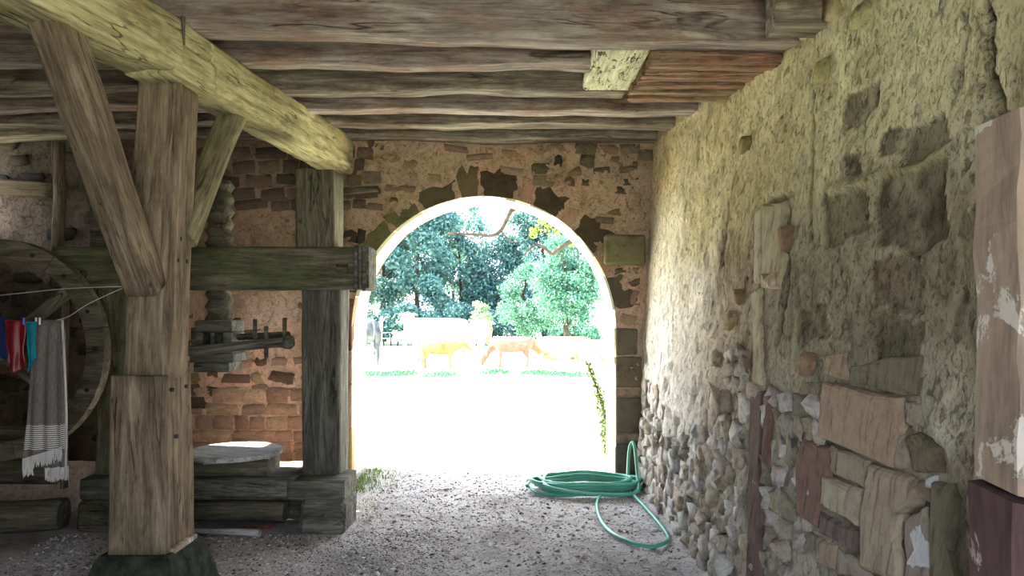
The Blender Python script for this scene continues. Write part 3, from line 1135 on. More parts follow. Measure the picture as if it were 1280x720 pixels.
me = mesh('outer_face', V, Fc, M['stone'])
oo = link('outer_face', me, wall_b); oo.color = (*lin((196, 180, 150)), 1)


def put_back(x, z, w, h, c, t=0.1, out=0.0, kinds=STONES, rot=None):
    return put_stone(wall_b, (x, BACK + 0.012 - out, z), w, t, h, c, 'back', R.uniform(-.12, .12) if rot is None else rot, kinds)


# coursed stones in the press bay
bay_cols = [(196, 156, 124), (208, 170, 138), (184, 146, 118), (214, 178, 140), (172, 136, 110), (214, 166, 138), (190, 160, 128)]
courses(-3.05, -1.62, 0.12, 0.78, (0.10, 0.15), (0.14, 0.26), lambda x, z: -3.1 < x < -1.66, lambda x, z, w, h: put_back(x, z, w * 1.03, h * 1.03, R.choice(bay_cols), 0.1, -0.022, SLABS, R.uniform(-.05, .05)), 0.006)
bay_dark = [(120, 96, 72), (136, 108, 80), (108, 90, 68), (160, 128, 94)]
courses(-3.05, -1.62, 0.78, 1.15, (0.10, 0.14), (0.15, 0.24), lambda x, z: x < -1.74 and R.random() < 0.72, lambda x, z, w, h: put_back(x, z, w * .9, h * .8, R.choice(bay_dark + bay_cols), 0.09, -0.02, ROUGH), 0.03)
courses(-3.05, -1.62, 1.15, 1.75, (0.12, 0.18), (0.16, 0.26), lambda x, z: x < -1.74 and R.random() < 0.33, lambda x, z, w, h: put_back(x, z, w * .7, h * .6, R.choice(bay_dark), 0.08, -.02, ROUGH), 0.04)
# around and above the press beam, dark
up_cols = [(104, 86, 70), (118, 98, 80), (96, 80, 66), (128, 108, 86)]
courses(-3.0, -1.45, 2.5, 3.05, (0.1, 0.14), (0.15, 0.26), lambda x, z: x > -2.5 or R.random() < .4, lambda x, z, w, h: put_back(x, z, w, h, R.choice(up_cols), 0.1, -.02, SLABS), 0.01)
# far left, shade of the corner put into the stone colours
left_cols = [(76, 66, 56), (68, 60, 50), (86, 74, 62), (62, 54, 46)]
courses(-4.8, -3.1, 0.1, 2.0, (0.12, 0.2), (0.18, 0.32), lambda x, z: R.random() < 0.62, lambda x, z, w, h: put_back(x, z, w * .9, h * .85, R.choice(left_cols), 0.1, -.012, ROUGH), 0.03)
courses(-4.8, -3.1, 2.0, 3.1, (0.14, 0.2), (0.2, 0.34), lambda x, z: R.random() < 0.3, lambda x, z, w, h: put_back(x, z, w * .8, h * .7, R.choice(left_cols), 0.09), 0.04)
# stones showing above the arch (centre px, py, width px, height px, colour)
for (px, py, w, h, c) in [(690, 184, 22, 8, (150, 124, 98)), (733, 186, 28, 16, (110, 100, 74)), (762, 186, 20, 12, (150, 122, 96)), (788, 186, 26, 12, (128, 108, 86)),
                          (808, 194, 22, 14, (122, 104, 84)), (680, 196, 20, 16, (168, 140, 110)), (698, 201, 11, 14, (70, 60, 46)), (735, 202, 18, 15, (104, 96, 68)),
                          (718, 214, 18, 11, (150, 124, 96)), (676, 211, 24, 14, (112, 104, 74)), (752, 213, 22, 9, (98, 92, 66)), (790, 206, 16, 10, (128, 110, 88)),
                          (790, 227, 18, 9, (90, 80, 58)), (712, 228, 14, 15, (120, 108, 78)), (682, 226, 34, 14, (136, 122, 90)), (732, 228, 10, 8, (104, 96, 68)),
                          (782, 238, 20, 10, (92, 84, 60)), (768, 264, 18, 9, (140, 118, 90)), (756, 275, 24, 9, (122, 106, 78)), (785, 212, 24, 8, (140, 116, 92)),
                          (462, 184, 12, 24, (120, 92, 74)), (448, 206, 14, 18, (112, 88, 70)), (474, 184, 12, 10, (126, 104, 82)), (462, 222, 30, 16, (132, 118, 86)),
                          (512, 204, 16, 14, (158, 134, 104)), (500, 236, 40, 9, (156, 122, 94)), (466, 258, 26, 9, (130, 118, 86)), (446, 248, 20, 12, (140, 110, 84)),
                          (492, 250, 12, 6, (120, 106, 78)), (438, 296, 18, 18, (96, 76, 58)), (452, 296, 10, 20, (80, 72, 54)), (436, 228, 24, 14, (160, 130, 100)),
                          (600, 196, 34, 8, (170, 138, 108)), (640, 192, 26, 9, (160, 130, 102)), (570, 186, 30, 8, (160, 128, 100)), (540, 222, 24, 10, (168, 140, 110)),
                          (775, 340, 16, 10, (104, 96, 70)), (792, 352, 18, 12, (110, 100, 74)), (790, 338, 14, 8, (150, 122, 96)), (794, 372, 14, 20, (160, 130, 104)),
                          (786, 400, 20, 12, (176, 140, 116)), (640, 214, 30, 10, (172, 144, 114)), (700, 186, 14, 10, (146, 122, 96)), (770, 200, 14, 10, (150, 124, 98)),
                          (384, 228, 20, 12, (140, 112, 86)), (352, 238, 34, 10, (150, 122, 94)), (336, 226, 14, 16, (84, 68, 54)), (352, 250, 40, 8, (128, 104, 82))]:
    p = U(px, py, BACK)
    put_back(p.x, p.z, w * BACK / F, h * BACK / F, c, 0.08, -.022, SLABS if w > 20 else ROUGH, R.uniform(-.15, .15))


def voussoir(a0, a1, thick, c, name='voussoir', out=0.004, depth=0.14):
    """wedge of the arch ring; angles in degrees from the right springing"""
    n = 6
    V, Fc = [], []
    rows = []
    r0 = AR - 0.001
    for i in range(n + 1):
        a = math.radians(a0 + (a1 - a0) * i / n)
        t = thick * (1 + R.uniform(-.2, .2))
        rows.append([(AX + math.cos(a) * r, AZ + math.sin(a) * r) for r in (r0, r0 + 0.012, r0 + t * .6, r0 + t - 0.015, r0 + t)])
    yo = (BACK - out * .4, BACK - out, BACK - out * 1.3, BACK - out, BACK + 0.01)
    for i, row in enumerate(rows):
        e = 0.008 if i in (0, n) else 0
        V.append((row[0][0], BACK + depth, row[0][1]))
        for k, (x, z) in enumerate(row):
            V.append((x, yo[k] + e, z))
    m = 6
    for i in range(n):
        for k in range(m - 1):
            a = i * m + k
            Fc.append((a, a + 1, a + m + 1, a + m))
    o = link(name, mesh(name, V, Fc, M['stone']), wall_b)
    o.color = (*lin(c), 1)
    return o


for (a0, a1, t, c) in [(150, 166, .17, (92, 86, 58)), (133, 149.4, .17, (110, 106, 72)), (118, 132.4, .16, (108, 104, 70)), (101, 117.4, .17, (96, 88, 62)),
                       (92, 100.4, .26, (112, 98, 70)), (76, 91.4, .24, (82, 70, 52)), (70, 75.4, .2, (184, 148, 120)), (56, 69.4, .22, (84, 72, 54)),
                       (49, 55.4, .16, (176, 142, 114)), (33, 48.4, .24, (84, 72, 54)), (24, 32.4, .15, (172, 138, 112)), (8, 23.4, .2, (92, 84, 66)), (166.6, 178, .15, (150, 124, 98))]:
    voussoir(a0, a1, t, c)


def jamb_block(z0, z1, side, w, c, out=0.012):
    x0 = AX + side * AR
    x1 = x0 + side * w
    lo = (min(x0, x1), BACK - out, z0 + .006); hi = (max(x0, x1), BACK + 0.12, z1 - .006)
    o = box('jamb_block', lo, hi, M['stone'], wall_b, 0.012, 0.006)
    o.color = (*lin(c), 1)


for (z0, z1, w, c) in [(0.0, 0.36, .2, (92, 84, 74)), (0.36, 0.44, .24, (150, 132, 112)), (0.44, 0.78, .25, (104, 94, 78)), (0.78, 0.86, .22, (164, 140, 116)),
                       (0.86, 1.16, .24, (112, 100, 80)), (1.16, 1.42, .2, (106, 98, 82))]:
    jamb_block(z0, z1, 1, w, c)
for (z0, z1, w, c) in [(0.0, 0.5, .2, (176, 152, 112)), (0.5, 0.9, .16, (188, 156, 136)), (0.9, 1.2, .2, (184, 152, 134)), (1.2, 1.5, .17, (110, 78, 66))]:
    jamb_block(z0, z1, -1, w, c)
ip = box('impost_stone', tuple(U(755, 331, 6.9) + Vector((0, -0.06, 0))), tuple(U(806, 294, 6.9) + Vector((0, 0.14, 0))), M['stone'], wall_b, 0.02, 0.008)
ip.color = (*lin((118, 112, 84)), 1)
# white mortar joints on the lining where the voussoirs meet
bl = beam('slate_shelf', U(424, 242, 6.88), U(474, 237, 6.88), 0.16, 0.05, M['dark'], wall_b, rough=0.004)

# ---- left wall with a small unseen window, added to throw the sun shaft in
WX = -4.82
wy0, wy1, wz0, wz1 = 6.38, 6.93, 2.25, 3.03
Vw = [(WX, -1.2, -.05), (WX, 7.1, -.05), (WX, 7.1, 4.6), (WX, -1.2, 4.6), (WX, wy0, wz0), (WX, wy1, wz0), (WX, wy1, wz1), (WX, wy0, wz1)]
Vo = [(x - 0.25, y, z) for (x, y, z) in Vw]
Fw = [(0, 1, 5, 4), (1, 2, 6, 5), (2, 3, 7, 6), (3, 0, 4, 7)]
Fo = [tuple(i + 8 for i in f[::-1]) for f in Fw] + [(4, 5, 13, 12), (5, 6, 14, 13), (6, 7, 15, 14), (7, 4, 12, 15)]
wl = link('wall_left', mesh('wall_left', Vw + Vo, Fw + Fo, M['stone']))
wl.color = (*lin((112, 94, 76)), 1)
tag(wl, 'dark stone side wall beyond the left edge', 'wall', kind='structure')

# unseen wall and lintel added behind the camera to shade the bay and joists
rw = box('shade_wall_rear', (-5.05, -1.25, -0.05), (-0.75, -0.95, 3.5), M['stone'], None, 0.01)
rw.color = (*lin((112, 94, 76)), 1)
rl = box('shade_lintel', (-0.75, -1.25, 2.75), (2.0, -0.95, 3.5), M['stone'], rw, 0.01)
rl.color = rw.color
tag(rw, 'unseen dark stone wall added behind the viewer to shade the left bay', 'wall', kind='structure')

# ---- ceiling planks above the joists
ceil = box('ceiling', (-5.1, -1.2, 3.44), (2.4, 7.62, 3.52), M['plank'])
tag(ceil, 'dark boarded ceiling above the joists', 'ceiling', kind='structure')
x = -4.8
while x < 1.75:
    w = R.uniform(0.2, 0.3)
    box('plank', (x, 2.6, 3.405 + R.uniform(-.004, .004)), (x + w - 0.012, 7.0, 3.436), M['plank'], ceil, 0.004)
    x += w

# ---- joists
def joist(x0, y0, x1, y1, w, h, mat, label, zb=3.13, **kw):
    z = zb + h / 2
    o = beam('ceiling_joist', (x0, y0, z), (x1, y1, z), w, h, mat, None, **kw)
    return tag(o, label, 'beam', 'ceiling joists')


joist(-4.8, 4.0, 1.66, 4.37, .20, .30, M['joist'], 'thick limewashed joist nearest the camera at the top edge', rough=.012, wander=.035, bevel=.05, seg=.05)
joist(-4.8, 4.72, .53, 4.80, .18, .25, M['joist'], 'pale grey joist cut short at the wormy trimmer, second from the camera', rough=.010, wander=.035, bevel=.07, seg=.05)
joist(-4.8, 5.28, .80, 5.36, .18, .24, M['joist2'], 'cracked grey joist meeting the far end of the trimmer, third from the camera', rough=.014, wander=.035, bevel=.07, seg=.05)
joist(-4.8, 5.80, 1.48, 5.86, .18, .24, M['joist'], 'brownish joist with wavy lower edge, fourth from the camera', rough=.010, wander=.045, bevel=.07, seg=.05)
joist(-4.8, 6.34, 1.42, 6.36, .20, .24, M['joist2'], 'rough split joist second from the arch wall', rough=.016, wander=.035, bevel=.07, seg=.05)
joist(-4.8, 6.80, 1.36, 6.82, .22, .24, M['joist2'], 'pale joist lying against the arch wall', rough=.010, wander=.035, bevel=.07, seg=.05)
tag(beam('trimmer_beam', (.66, 4.40, 3.25), (.66, 5.30, 3.25), .34, .25, M['trimmer'], rough=.008, bevel=.12), 'pale wormy trimmer beam between two joists near the right wall', 'beam')
rot = empty('rotten_slab', (.84, 4.94, 3.06), 'reddish rotten timber slab bearing on the right wall', 'slab')
y_ = 4.47
while y_ < 5.36:
    w_ = R.uniform(.045, .085)
    z_ = 3.155 + R.uniform(-.02, .012)
    beam('split_layer', (.82 + R.uniform(-.012, .03), y_ + w_ / 2, z_), (1.62, y_ + w_ / 2 + R.uniform(-.008, .008), z_ + R.uniform(-.006, .006)), w_ * .96, .17, M['rotten'], rot, rough=.012, wander=.008, bevel=.12, seg=.04, ends=.03)
    y_ += w_
tag(beam('wall_block', (1.37, 3.98, 3.24), (1.70, 3.98, 3.24), .16, .38, M['joist2'], rough=.004, bevel=.08), 'grey timber block wedged against the right wall at the top edge', 'block')

# ---- main beam in two lengths with a half-lap scarf
mb = empty('main_beam', (-1.87, 4.0, 2.82), 'long yellowish hewn main beam with a scarf joint over the front post', 'beam')
beam('near_length', (-2.60, -0.5, 2.965), (-1.875, 3.96, 2.965), .29, .30, M['beam'], mb, rough=.016, wander=.014, bevel=.07, seg=.06)
beam('lap_tongue', (-1.876, 3.90, 2.90), (-1.83, 4.30, 2.895), .285, .18, M['beam'], mb, rough=.006, wander=0, bevel=.08)
beam('far_length', (-1.845, 4.30, 2.985), (-1.60, 7.0, 3.0), .30, .30, M['beam'], mb, rough=.020, wander=.03, bevel=.12, seg=.05)
beam('upper_tongue', (-1.88, 3.95, 3.06), (-1.84, 4.40, 3.06), .26, .13, M['beam'], mb, rough=.004, wander=0, bevel=.08)
beam('scarf_wedge', (-1.728, 3.95, 2.985), (-1.728, 3.95, 3.13), .012, .03, M['dark'], mb, rough=0, wander=0)

# ---- front post, braces, plinth
pt = empty('timber_post', (-2.0, 4.15, 0.29), 'stout square timber post with stepped lower half on mossy plinth', 'post')
up = beam('upper_shaft', (-1.965, 4.145, 1.22), (-1.895, 4.15, 2.83), .25, .255, M['post'], pt, up=Vector((0, -1, 0)), rough=.007, wander=.008, bevel=.07, taper=(1.0, .93))
beam('lower_shaft', (-1.985, 4.15, .29), (-1.985, 4.15, 1.24), .305, .34, M['post'], pt, up=Vector((0, -1, 0)), rough=.007, wander=.006, bevel=.05, taper=(1.06, .97))


def peg(parent, p, axis, r=0.012, ln=0.03, mat=None):
    a = Vector(axis).normalized()
    p = Vector(p)
    return tube('peg', [p - a * ln * .5, p + a * ln * .5], r, mat or M['iron'], parent, 8)


for (yy, zz) in [(4.09, 1.86), (4.20, 1.86), (4.12, 1.98)]:
    peg(pt, (-1.805 - .02, yy, zz), (1, 0, 0))
for (yy, zz) in [(4.05, 1.16), (4.22, 1.16), (4.10, .9)]:
    peg(pt, (-1.835, yy, zz), (1, 0, 0), .011)
peg(pt, (-1.93, 4.015, 1.76), (0, 1, 0), .014)
box('stone_wedge', (-1.86, 4.02, .285), (-1.80, 4.30, .315), M['pier'], pt, .006, .004)

pl = empty('post_plinth', (-2.0, 4.15, 0), 'dark mossy stone plinth under the front post', 'plinth')
V = []
for (z, e) in ((-.03, .30), (.1, .27), (.27, .215), (.292, .195)):
    for (sx, sy) in ((-1, -1), (0, -1.02), (1, -1), (1.02, 0), (1, 1), (0, 1.02), (-1, 1), (-1.02, 0)):
        V.append((sx * e * .92 - 1.99, sy * e + 4.15, z))
V = np.array(V); V += np.stack([vnoise(V * 9 + k * 4, 60 + k) for k in range(3)], 1) * .012
Fc = [(i * 8 + k, i * 8 + (k + 1) % 8, (i + 1) * 8 + (k + 1) % 8, (i + 1) * 8 + k) for i in range(3) for k in range(8)] + [tuple(24 + k for k in range(8))]
link('plinth_stone', mesh('plinth_stone', V, Fc, M['plinth']), pl)

beam('knee_brace', (-1.945, 3.99, 1.70), (-1.985, 3.24, 2.87), .17, .15, M['post'], pt, rough=.006, wander=.012, bevel=.12)
beam('knee_brace', (-1.86, 4.24, 1.98), (-1.795, 4.90, 2.90), .14, .13, M['post_green'], pt, rough=.006, wander=.012, bevel=.2)

# ---- the old press in the left bay
PR = empty('cider_press', (-2.1, 5.6, 0), 'old wooden screw press with mossy cross beam beside the arch', 'press')
ub = dict(up=Vector((0, -1, 0)))
beam('right_post', (-1.42, 5.74, .30), (-1.42, 5.74, 1.76), .29, .33, M['grey'], PR, rough=.006, wander=.006, bevel=.1, **ub)
beam('right_post', (-1.47, 5.74, 2.0), (-1.47, 5.74, 2.63), .29, .33, M['green'], PR, rough=.008, wander=.006, bevel=.1, ends=.02, **ub)
beam('left_post', (-2.93, 5.63, .0), (-2.93, 5.63, 2.0), .28, .20, M['green'], PR, rough=.006, bevel=.1, **ub)
cbm = beam('cross_beam', (-3.35, 5.63, 1.893), (-1.15, 5.63, 1.893), .32, .315, M['green'], PR, rough=.008, wander=.008, bevel=.08)
for (xx, h_, ww) in [(-1.135, .33, .34), (-1.105, .315, .32), (-1.075, .335, .345), (-1.055, .30, .31)]:
    box('end_moulding', (xx - .013, 5.63 - ww / 2, 1.893 - h_ / 2), (xx + .013, 5.63 + ww / 2, 1.893 + h_ / 2), M['grey'], cbm, .005)
box('square_peg', tuple(U(420, 341, 5.44)), tuple(U(434, 330, 5.44) + Vector((0, .06, 0))), M['dark'], cbm, .004)
tube('iron_ring', [U(104 + 4 * math.cos(a), 343 + 5 * math.sin(a), 5.44) for a in np.linspace(0, 6.28, 13)], .005, M['iron'], cbm, 6)


def screw(name, cx, cy, z0, z1, r0, amp, pitch, mat, parent):
    ns, dz = 28, pitch / 10
    zs = np.arange(z0, z1, dz)
    V = []
    for z in zs:
        for k in range(ns):
            a = 2 * math.pi * k / ns
            ph = (z / pitch + k / ns) % 1.0
            r = r0 + amp * (1 - abs(2 * ph - 1) * 2) * .5
            V.append((math.cos(a) * r, math.sin(a) * r, z - z0))
    Fc = [(i * ns + k, i * ns + (k + 1) % ns, (i + 1) * ns + (k + 1) % ns, (i + 1) * ns + k) for i in range(len(zs) - 1) for k in range(ns)]
    Fc += [tuple(range(ns))[::-1], tuple((len(zs) - 1) * ns + k for k in range(ns))]
    return link(name, mesh(name, V, Fc, mat), parent, Matrix.Translation((cx, cy, z0)))


screw('screw', -2.20, 5.66, 1.46, 2.56, .092, .03, .095, M['dark'], PR)
nb = box('nut_block', (-2.33, 5.52, 1.42), (-2.06, 5.80, 1.51), M['grey'], PR, .01, .004)
for (a, b_, c_, d_, e_, f_) in [(-2.34, 5.52, 1.26, -2.27, 5.80, 1.42), (-2.22, 5.53, 1.26, -2.19, 5.78, 1.42), (-2.12, 5.52, 1.26, -2.06, 5.80, 1.42), (-2.36, 5.50, 1.20, -2.04, 5.82, 1.265), (-2.34, 5.52, 1.13, -2.08, 5.78, 1.20)]:
    box('nut_board', (a, b_, c_), (d_, e_, f_), M['grey'], nb, .006, .003)
cbar = beam('capstan_bar', (-2.40, 5.42, 1.285), (-1.62, 5.42, 1.36), .075, .075, M['grey'], PR, rough=.004, wander=.006, round_=True)
beam('capstan_bar', (-2.34, 5.72, 1.36), (-1.66, 5.60, 1.40), .05, .05, M['dark'], PR, rough=.003, wander=.006, round_=True)
tube('bar_knob', [(-1.64, 5.42, 1.355), (-1.60, 5.42, 1.357), (-1.575, 5.42, 1.36)], [.05, .056, .035], M['grey'], cbar, 12)
for (px, z0, z1) in [(319, 1.38, 1.52), (333, 1.24, 1.47), (356, 1.33, 1.53), (242, 1.30, 1.46)]:
    xx = (px - CX) * 5.42 / F
    box('peg', (xx - .012, 5.40, z0), (xx + .012, 5.43, z1), M['dark'], cbar, .004)

sill = beam('sill_beam', (-3.08, 5.56, .305), (-1.56, 5.56, .305), .40, .145, M['grey'], PR, rough=.006, wander=.006, bevel=.1)
beam('sill_beam', (-1.60, 5.55, .30), (-1.19, 5.55, .30), .40, .13, M['grey'], PR, rough=.004, wander=.0, bevel=.08)
box('end_block', (-1.51, 5.30, -.02), (-1.17, 5.70, .235), M['grey'], PR, .03, .02)
beam('lower_log', (-2.75, 5.50, .13), (-1.64, 5.46, .13), .16, .15, M['dark'], PR, rough=.008, round_=True)
box('end_block', (-3.12, 5.36, -.02), (-2.85, 5.70, .23), M['dark'], PR, .03, .02)
box('splice_block', tuple(U(381, 529, 5.62) + Vector((0, -.03, 0))), tuple(U(392, 515, 5.62) + Vector((.02, .1, 0))), M['grey'], PR, .006)

box('rear_sun_block', (-3.0, 5.79, -.02), (-1.3, 5.90, .36), M['dark'], PR, .02, .01)  # added behind the sill so no sunlit floor shows under it
blk = tag(beam('support_block', (-2.42, 5.60, .44), (-1.78, 5.62, .44), .34, .125, M['dark'], None, rough=.006), 'dark timber block between the sill and the round board', 'block')
rb = empty('round_board', (-2.07, 5.60, .51), 'round plank board lying on the press, its far edge in the sun', 'board')
strips = [(-.36, -.13), (-.126, .115), (.119, .36)]
for (a, b_) in strips:
    pts = []
    rr = .345
    a2, b2 = max(a, -rr), min(b_, rr)
    xs = np.linspace(a2, b2, 12)
    top = [(x_, math.sqrt(max(rr * rr - x_ * x_, 0))) for x_ in xs]
    bot = [(x_, -y_) for x_, y_ in top[::-1]]
    poly = top + bot
    n = len(poly)
    V = [(x_, y_, .0) for x_, y_ in poly] + [(x_, y_, .03) for x_, y_ in poly]
    Fc = [tuple(range(n)), tuple(range(n, 2 * n))[::-1]] + [(k, k + n, (k + 1) % n + n, (k + 1) % n) for k in range(n)]
    link('plank', mesh('plank', V, Fc, M['board']), rb, Matrix.Translation((-2.07, 5.60, .512 + R.uniform(0, .004))) @ Matrix.Rotation(math.radians(-20), 4, 'Z'))
beam('batten', (-2.20, 5.36, .50), (-1.78, 5.52, .505), .05, .025, M['board'], rb, rough=0, wander=0)

# ---- wheel
WC = U(-4, 437, 5.2)
wh = empty('cartwheel', (WC.x, WC.y, WC.z), 'large old wooden wheel standing in the dark left bay', 'wheel')
WR = .765
for k in range(8):
    a0, a1 = k * 45 + 12, k * 45 + 56.4
    V, Fc = [], []
    n = 8
    for i in range(n + 1):
        a = math.radians(a0 + (a1 - a0) * i / n)
        for (r, y) in ((WR, -.04), (WR, .05), (WR - .125, .05), (WR - .125, -.04)):
            V.append((math.cos(a) * r, y, math.sin(a) * r))
    for i in range(n):
        for j in range(4):
            p, q_ = i * 4 + j, i * 4 + (j + 1) % 4
            Fc.append((p, q_, q_ + 4, p + 4))
    Fc += [(0, 3, 2, 1), (n * 4, n * 4 + 1, n * 4 + 2, n * 4 + 3)]
    f_ = link('felloe', mesh('felloe', V, Fc, M['wheel']), wh, Matrix.Translation(WC))
    for aa in (a0 + 10, a0 + 34):
        a = math.radians(aa)
        c = WC + Vector((math.cos(a) * (WR - .06), -.042, math.sin(a) * (WR - .06)))
        tube('bolt', [c, c + Vector((0, -.012, 0))], .014, M['iron'], f_, 8)
for a in (40, 140, 220, 320):
    a = math.radians(a)
    beam('spoke', WC + Vector((math.cos(a) * .08, 0.02, math.sin(a) * .08)), WC + Vector((math.cos(a) * .68, 0.02, math.sin(a) * .68)), .05, .085, M['wheel'], wh, rough=.003, wander=.003)
V, Fc = tube_geo([WC + Vector((0, -.12, 0)), WC + Vector((0, -.05, 0)), WC + Vector((0, .12, 0))], [.08, .11, .11], 16)
link('hub', mesh('hub', [v - WC for v in V], Fc, M['wheel']), wh, Matrix.Translation(WC))
rim_pts = [WC + Vector((math.cos(a) * (WR + .008), .0, math.sin(a) * (WR + .008))) for a in np.linspace(0, 2 * math.pi, 65)]

# loose timbers about the wheel
tag(beam('wooden_lath', U(82, 372, 5.5), U(80, 610, 5.5), .035, .06, M['lath'], None, up=Vector((0, -1, 0)), rough=.002), 'narrow upright lath standing behind the wheel', 'lath')
tag(beam('wooden_pole', U(74, 178, 6.8), U(73, 330, 6.8), .08, .09, M['lath'], None, up=Vector((0, -1, 0)), rough=.01, wander=.02), 'rough upright pole against the dark wall above the wheel', 'pole')
tag(beam('wall_rail', U(-10, 232, 6.84), U(68, 238, 6.84), .1, .13, M['lath'], None, rough=.006), 'horizontal timber rail on the dark wall above the wheel', 'rail')
sh = empty('wooden_shutter', tuple(U(140, 312, 6.84)), 'dark plank shutter on the wall between wheel and post', 'shutter')
for k, (a, b_) in enumerate(((112, 131), (131.5, 150), (150.5, 172))):
    box('plank', tuple(U(a, 312, 6.83)), tuple(U(b_, 228, 6.83) + Vector((0, .04, 0))), M['dark'], sh, .005)
box('batten', tuple(U(110, 240, 6.80)), tuple(U(172, 232, 6.80) + Vector((0, .03, 0))), M['dark'], sh, .004)
for (p0, p1, r, lb) in [((-4.3, 5.55, .66), (-3.35, 5.6, .62), .09, 'dark log resting below the wheel and behind the shawl'),
                        ((-4.2, 5.3, .12), (-3.25, 5.45, .10), .12, 'dark log lying on the floor beneath the wheel'),
                        ((-4.3, 5.75, .36), (-3.5, 5.8, .33), .1, 'dark log stacked behind the floor log under the wheel')]:
    tag(beam('log', p0, p1, r * 2, r * 2, M['dark'], None, rough=.012, wander=.02, round_=True), lb, 'log', 'logs under the wheel')

# ---- washing on the line
tag(tube('clothes_line', smooth_path([(-2.075, 4.0, 1.715), U(80, 361, 4.05), U(0, 369, 4.1), U(-120, 378, 4.2)], 4), .0022, M['line'], None, 5), 'upper thin white cord running left from the post', 'cord')
tag(tube('clothes_line', smooth_path([(-2.075, 4.0, 1.705), U(110, 380, 4.03), U(80, 398, 4.05), U(40, 403, 4.08), U(0, 402, 4.1), U(-120, 380, 4.2)], 4), .0022, M['line'], None, 5), 'lower sagging white cord that carries the washing', 'cord')


def cloth(name, px0, px1, py_top, bottom, d, mat, folds, amp, label, rows=26, cols=22, narrow=0.0, back=0.0):
    """a hanging cloth with folds and thickness; bottom is a function of t along the width (pixels)"""
    org = U((px0 + px1) / 2, py_top, d)
    sd = nseed()
    V = []
    for i in range(rows + 1):
        v = i / rows
        for j in range(cols + 1):
            u = j / cols
            k = 1 - narrow * v
            px = (px0 + px1) / 2 + (u - .5) * (px1 - px0) * k
            py = py_top + (bottom(u) - py_top) * v
            p = U(px, py, d)
            a = amp * (0.35 + .65 * v)
            p.y += a * math.sin(u * folds * 6.28 + .8 * math.sin(v * 3 + sd)) + back * v
            p.x += .006 * math.sin(v * 9 + u * 5 + sd) * v
            V.append(p - org)
    n = len(V)
    Fc = [(i * (cols + 1) + j, i * (cols + 1) + j + 1, (i + 1) * (cols + 1) + j + 1, (i + 1) * (cols + 1) + j) for i in range(rows) for j in range(cols)]
    me = mesh(name, V, Fc, mat, smooth=True)
    o = link(name, me, None, Matrix.Translation(org))
    md = o.modifiers.new('thickness', 'SOLIDIFY'); md.thickness = .005
    return tag(o, label, 'cloth' if name != 'shawl' else 'shawl')


shawl = empty('grey_shawl', tuple(U(58, 400, 4.06)), 'long grey woven shawl with white fringe hanging on the line', 'shawl')
org = U(58, 400, 4.06)


def panel(name, x_top, x_bot, z_bot, yoff, folds, amp, mat):
    rows, cols = 30, 26
    V = []
    for i in range(rows + 1):
        v = i / rows
        for j in range(cols + 1):
            u = j / cols
            x0 = x_top[0] + (x_top[1] - x_top[0]) * u
            x1 = x_bot[0] + (x_bot[1] - x_bot[0]) * u
            zb = z_bot(u)
            x_ = x0 + (x1 - x0) * v
            y_ = yoff * min(1, v * 12) + amp * (.25 + .75 * v) * math.sin(u * folds * 6.28 + .5 * math.sin(4 * v))
            V.append((x_, y_, zb * v))
    Fc = [(i * (cols + 1) + j, i * (cols + 1) + j + 1, (i + 1) * (cols + 1) + j + 1, (i + 1) * (cols + 1) + j) for i in range(rows) for j in range(cols)]
    o = link(name, mesh(name, V, Fc, mat, smooth=True), shawl, Matrix.Translation(org))
    md = o.modifiers.new('thickness', 'SOLIDIFY'); md.thickness = .004
    return V[-(cols + 1):]


S_ = 4.06 / F
e1 = panel('front_panel', (-12 * S_, 20 * S_), (-26 * S_, 21 * S_), lambda u: (-172 + 14 * u) * S_, -.018, 2.6, .011, M['shawl'])
e2 = panel('back_panel', (-11 * S_, 21 * S_), (-4 * S_, 23 * S_), lambda u: (-186 + 2 * u) * S_, .02, 2.2, .011, M['shawl'])
for k_, e in enumerate((e1, e2)):
    V, Fc = [], []
    for j in range(len(e) * 2 - 1):
        a = Vector(e[j // 2]) if j % 2 == 0 else (Vector(e[j // 2]) + Vector(e[j // 2 + 1])) / 2
        ln = (R.uniform(.055, .08) + (.03 if (k_ == 0 and j < 14) else 0))
        v_, f_ = tube_geo([a + Vector((0, 0, .004)), a + Vector((R.uniform(-.004, .004), R.uniform(-.004, .004), -ln * .5)), a + Vector((R.uniform(-.006, .006), R.uniform(-.006, .006), -ln))], [.003, .0035, .0025], 4)
        o0 = len(V)
        V += v_; Fc += [tuple(i + o0 for i in f) for f in f_]
    fr = link('fringe', mesh('fringe', V, Fc, M['fringe']), shawl, Matrix.Translation(org))
    fr['kind'] = 'stuff'
tube('white_selvedge', [org + Vector((20 * S_, -.002, 0)), org + Vector((23 * S_, .0, -60 * S_)), org + Vector((25 * S_, 0, -120 * S_)), org + Vector((24 * S_, 0, -200 * S_))], .006, M['fringe'], shawl, 6)

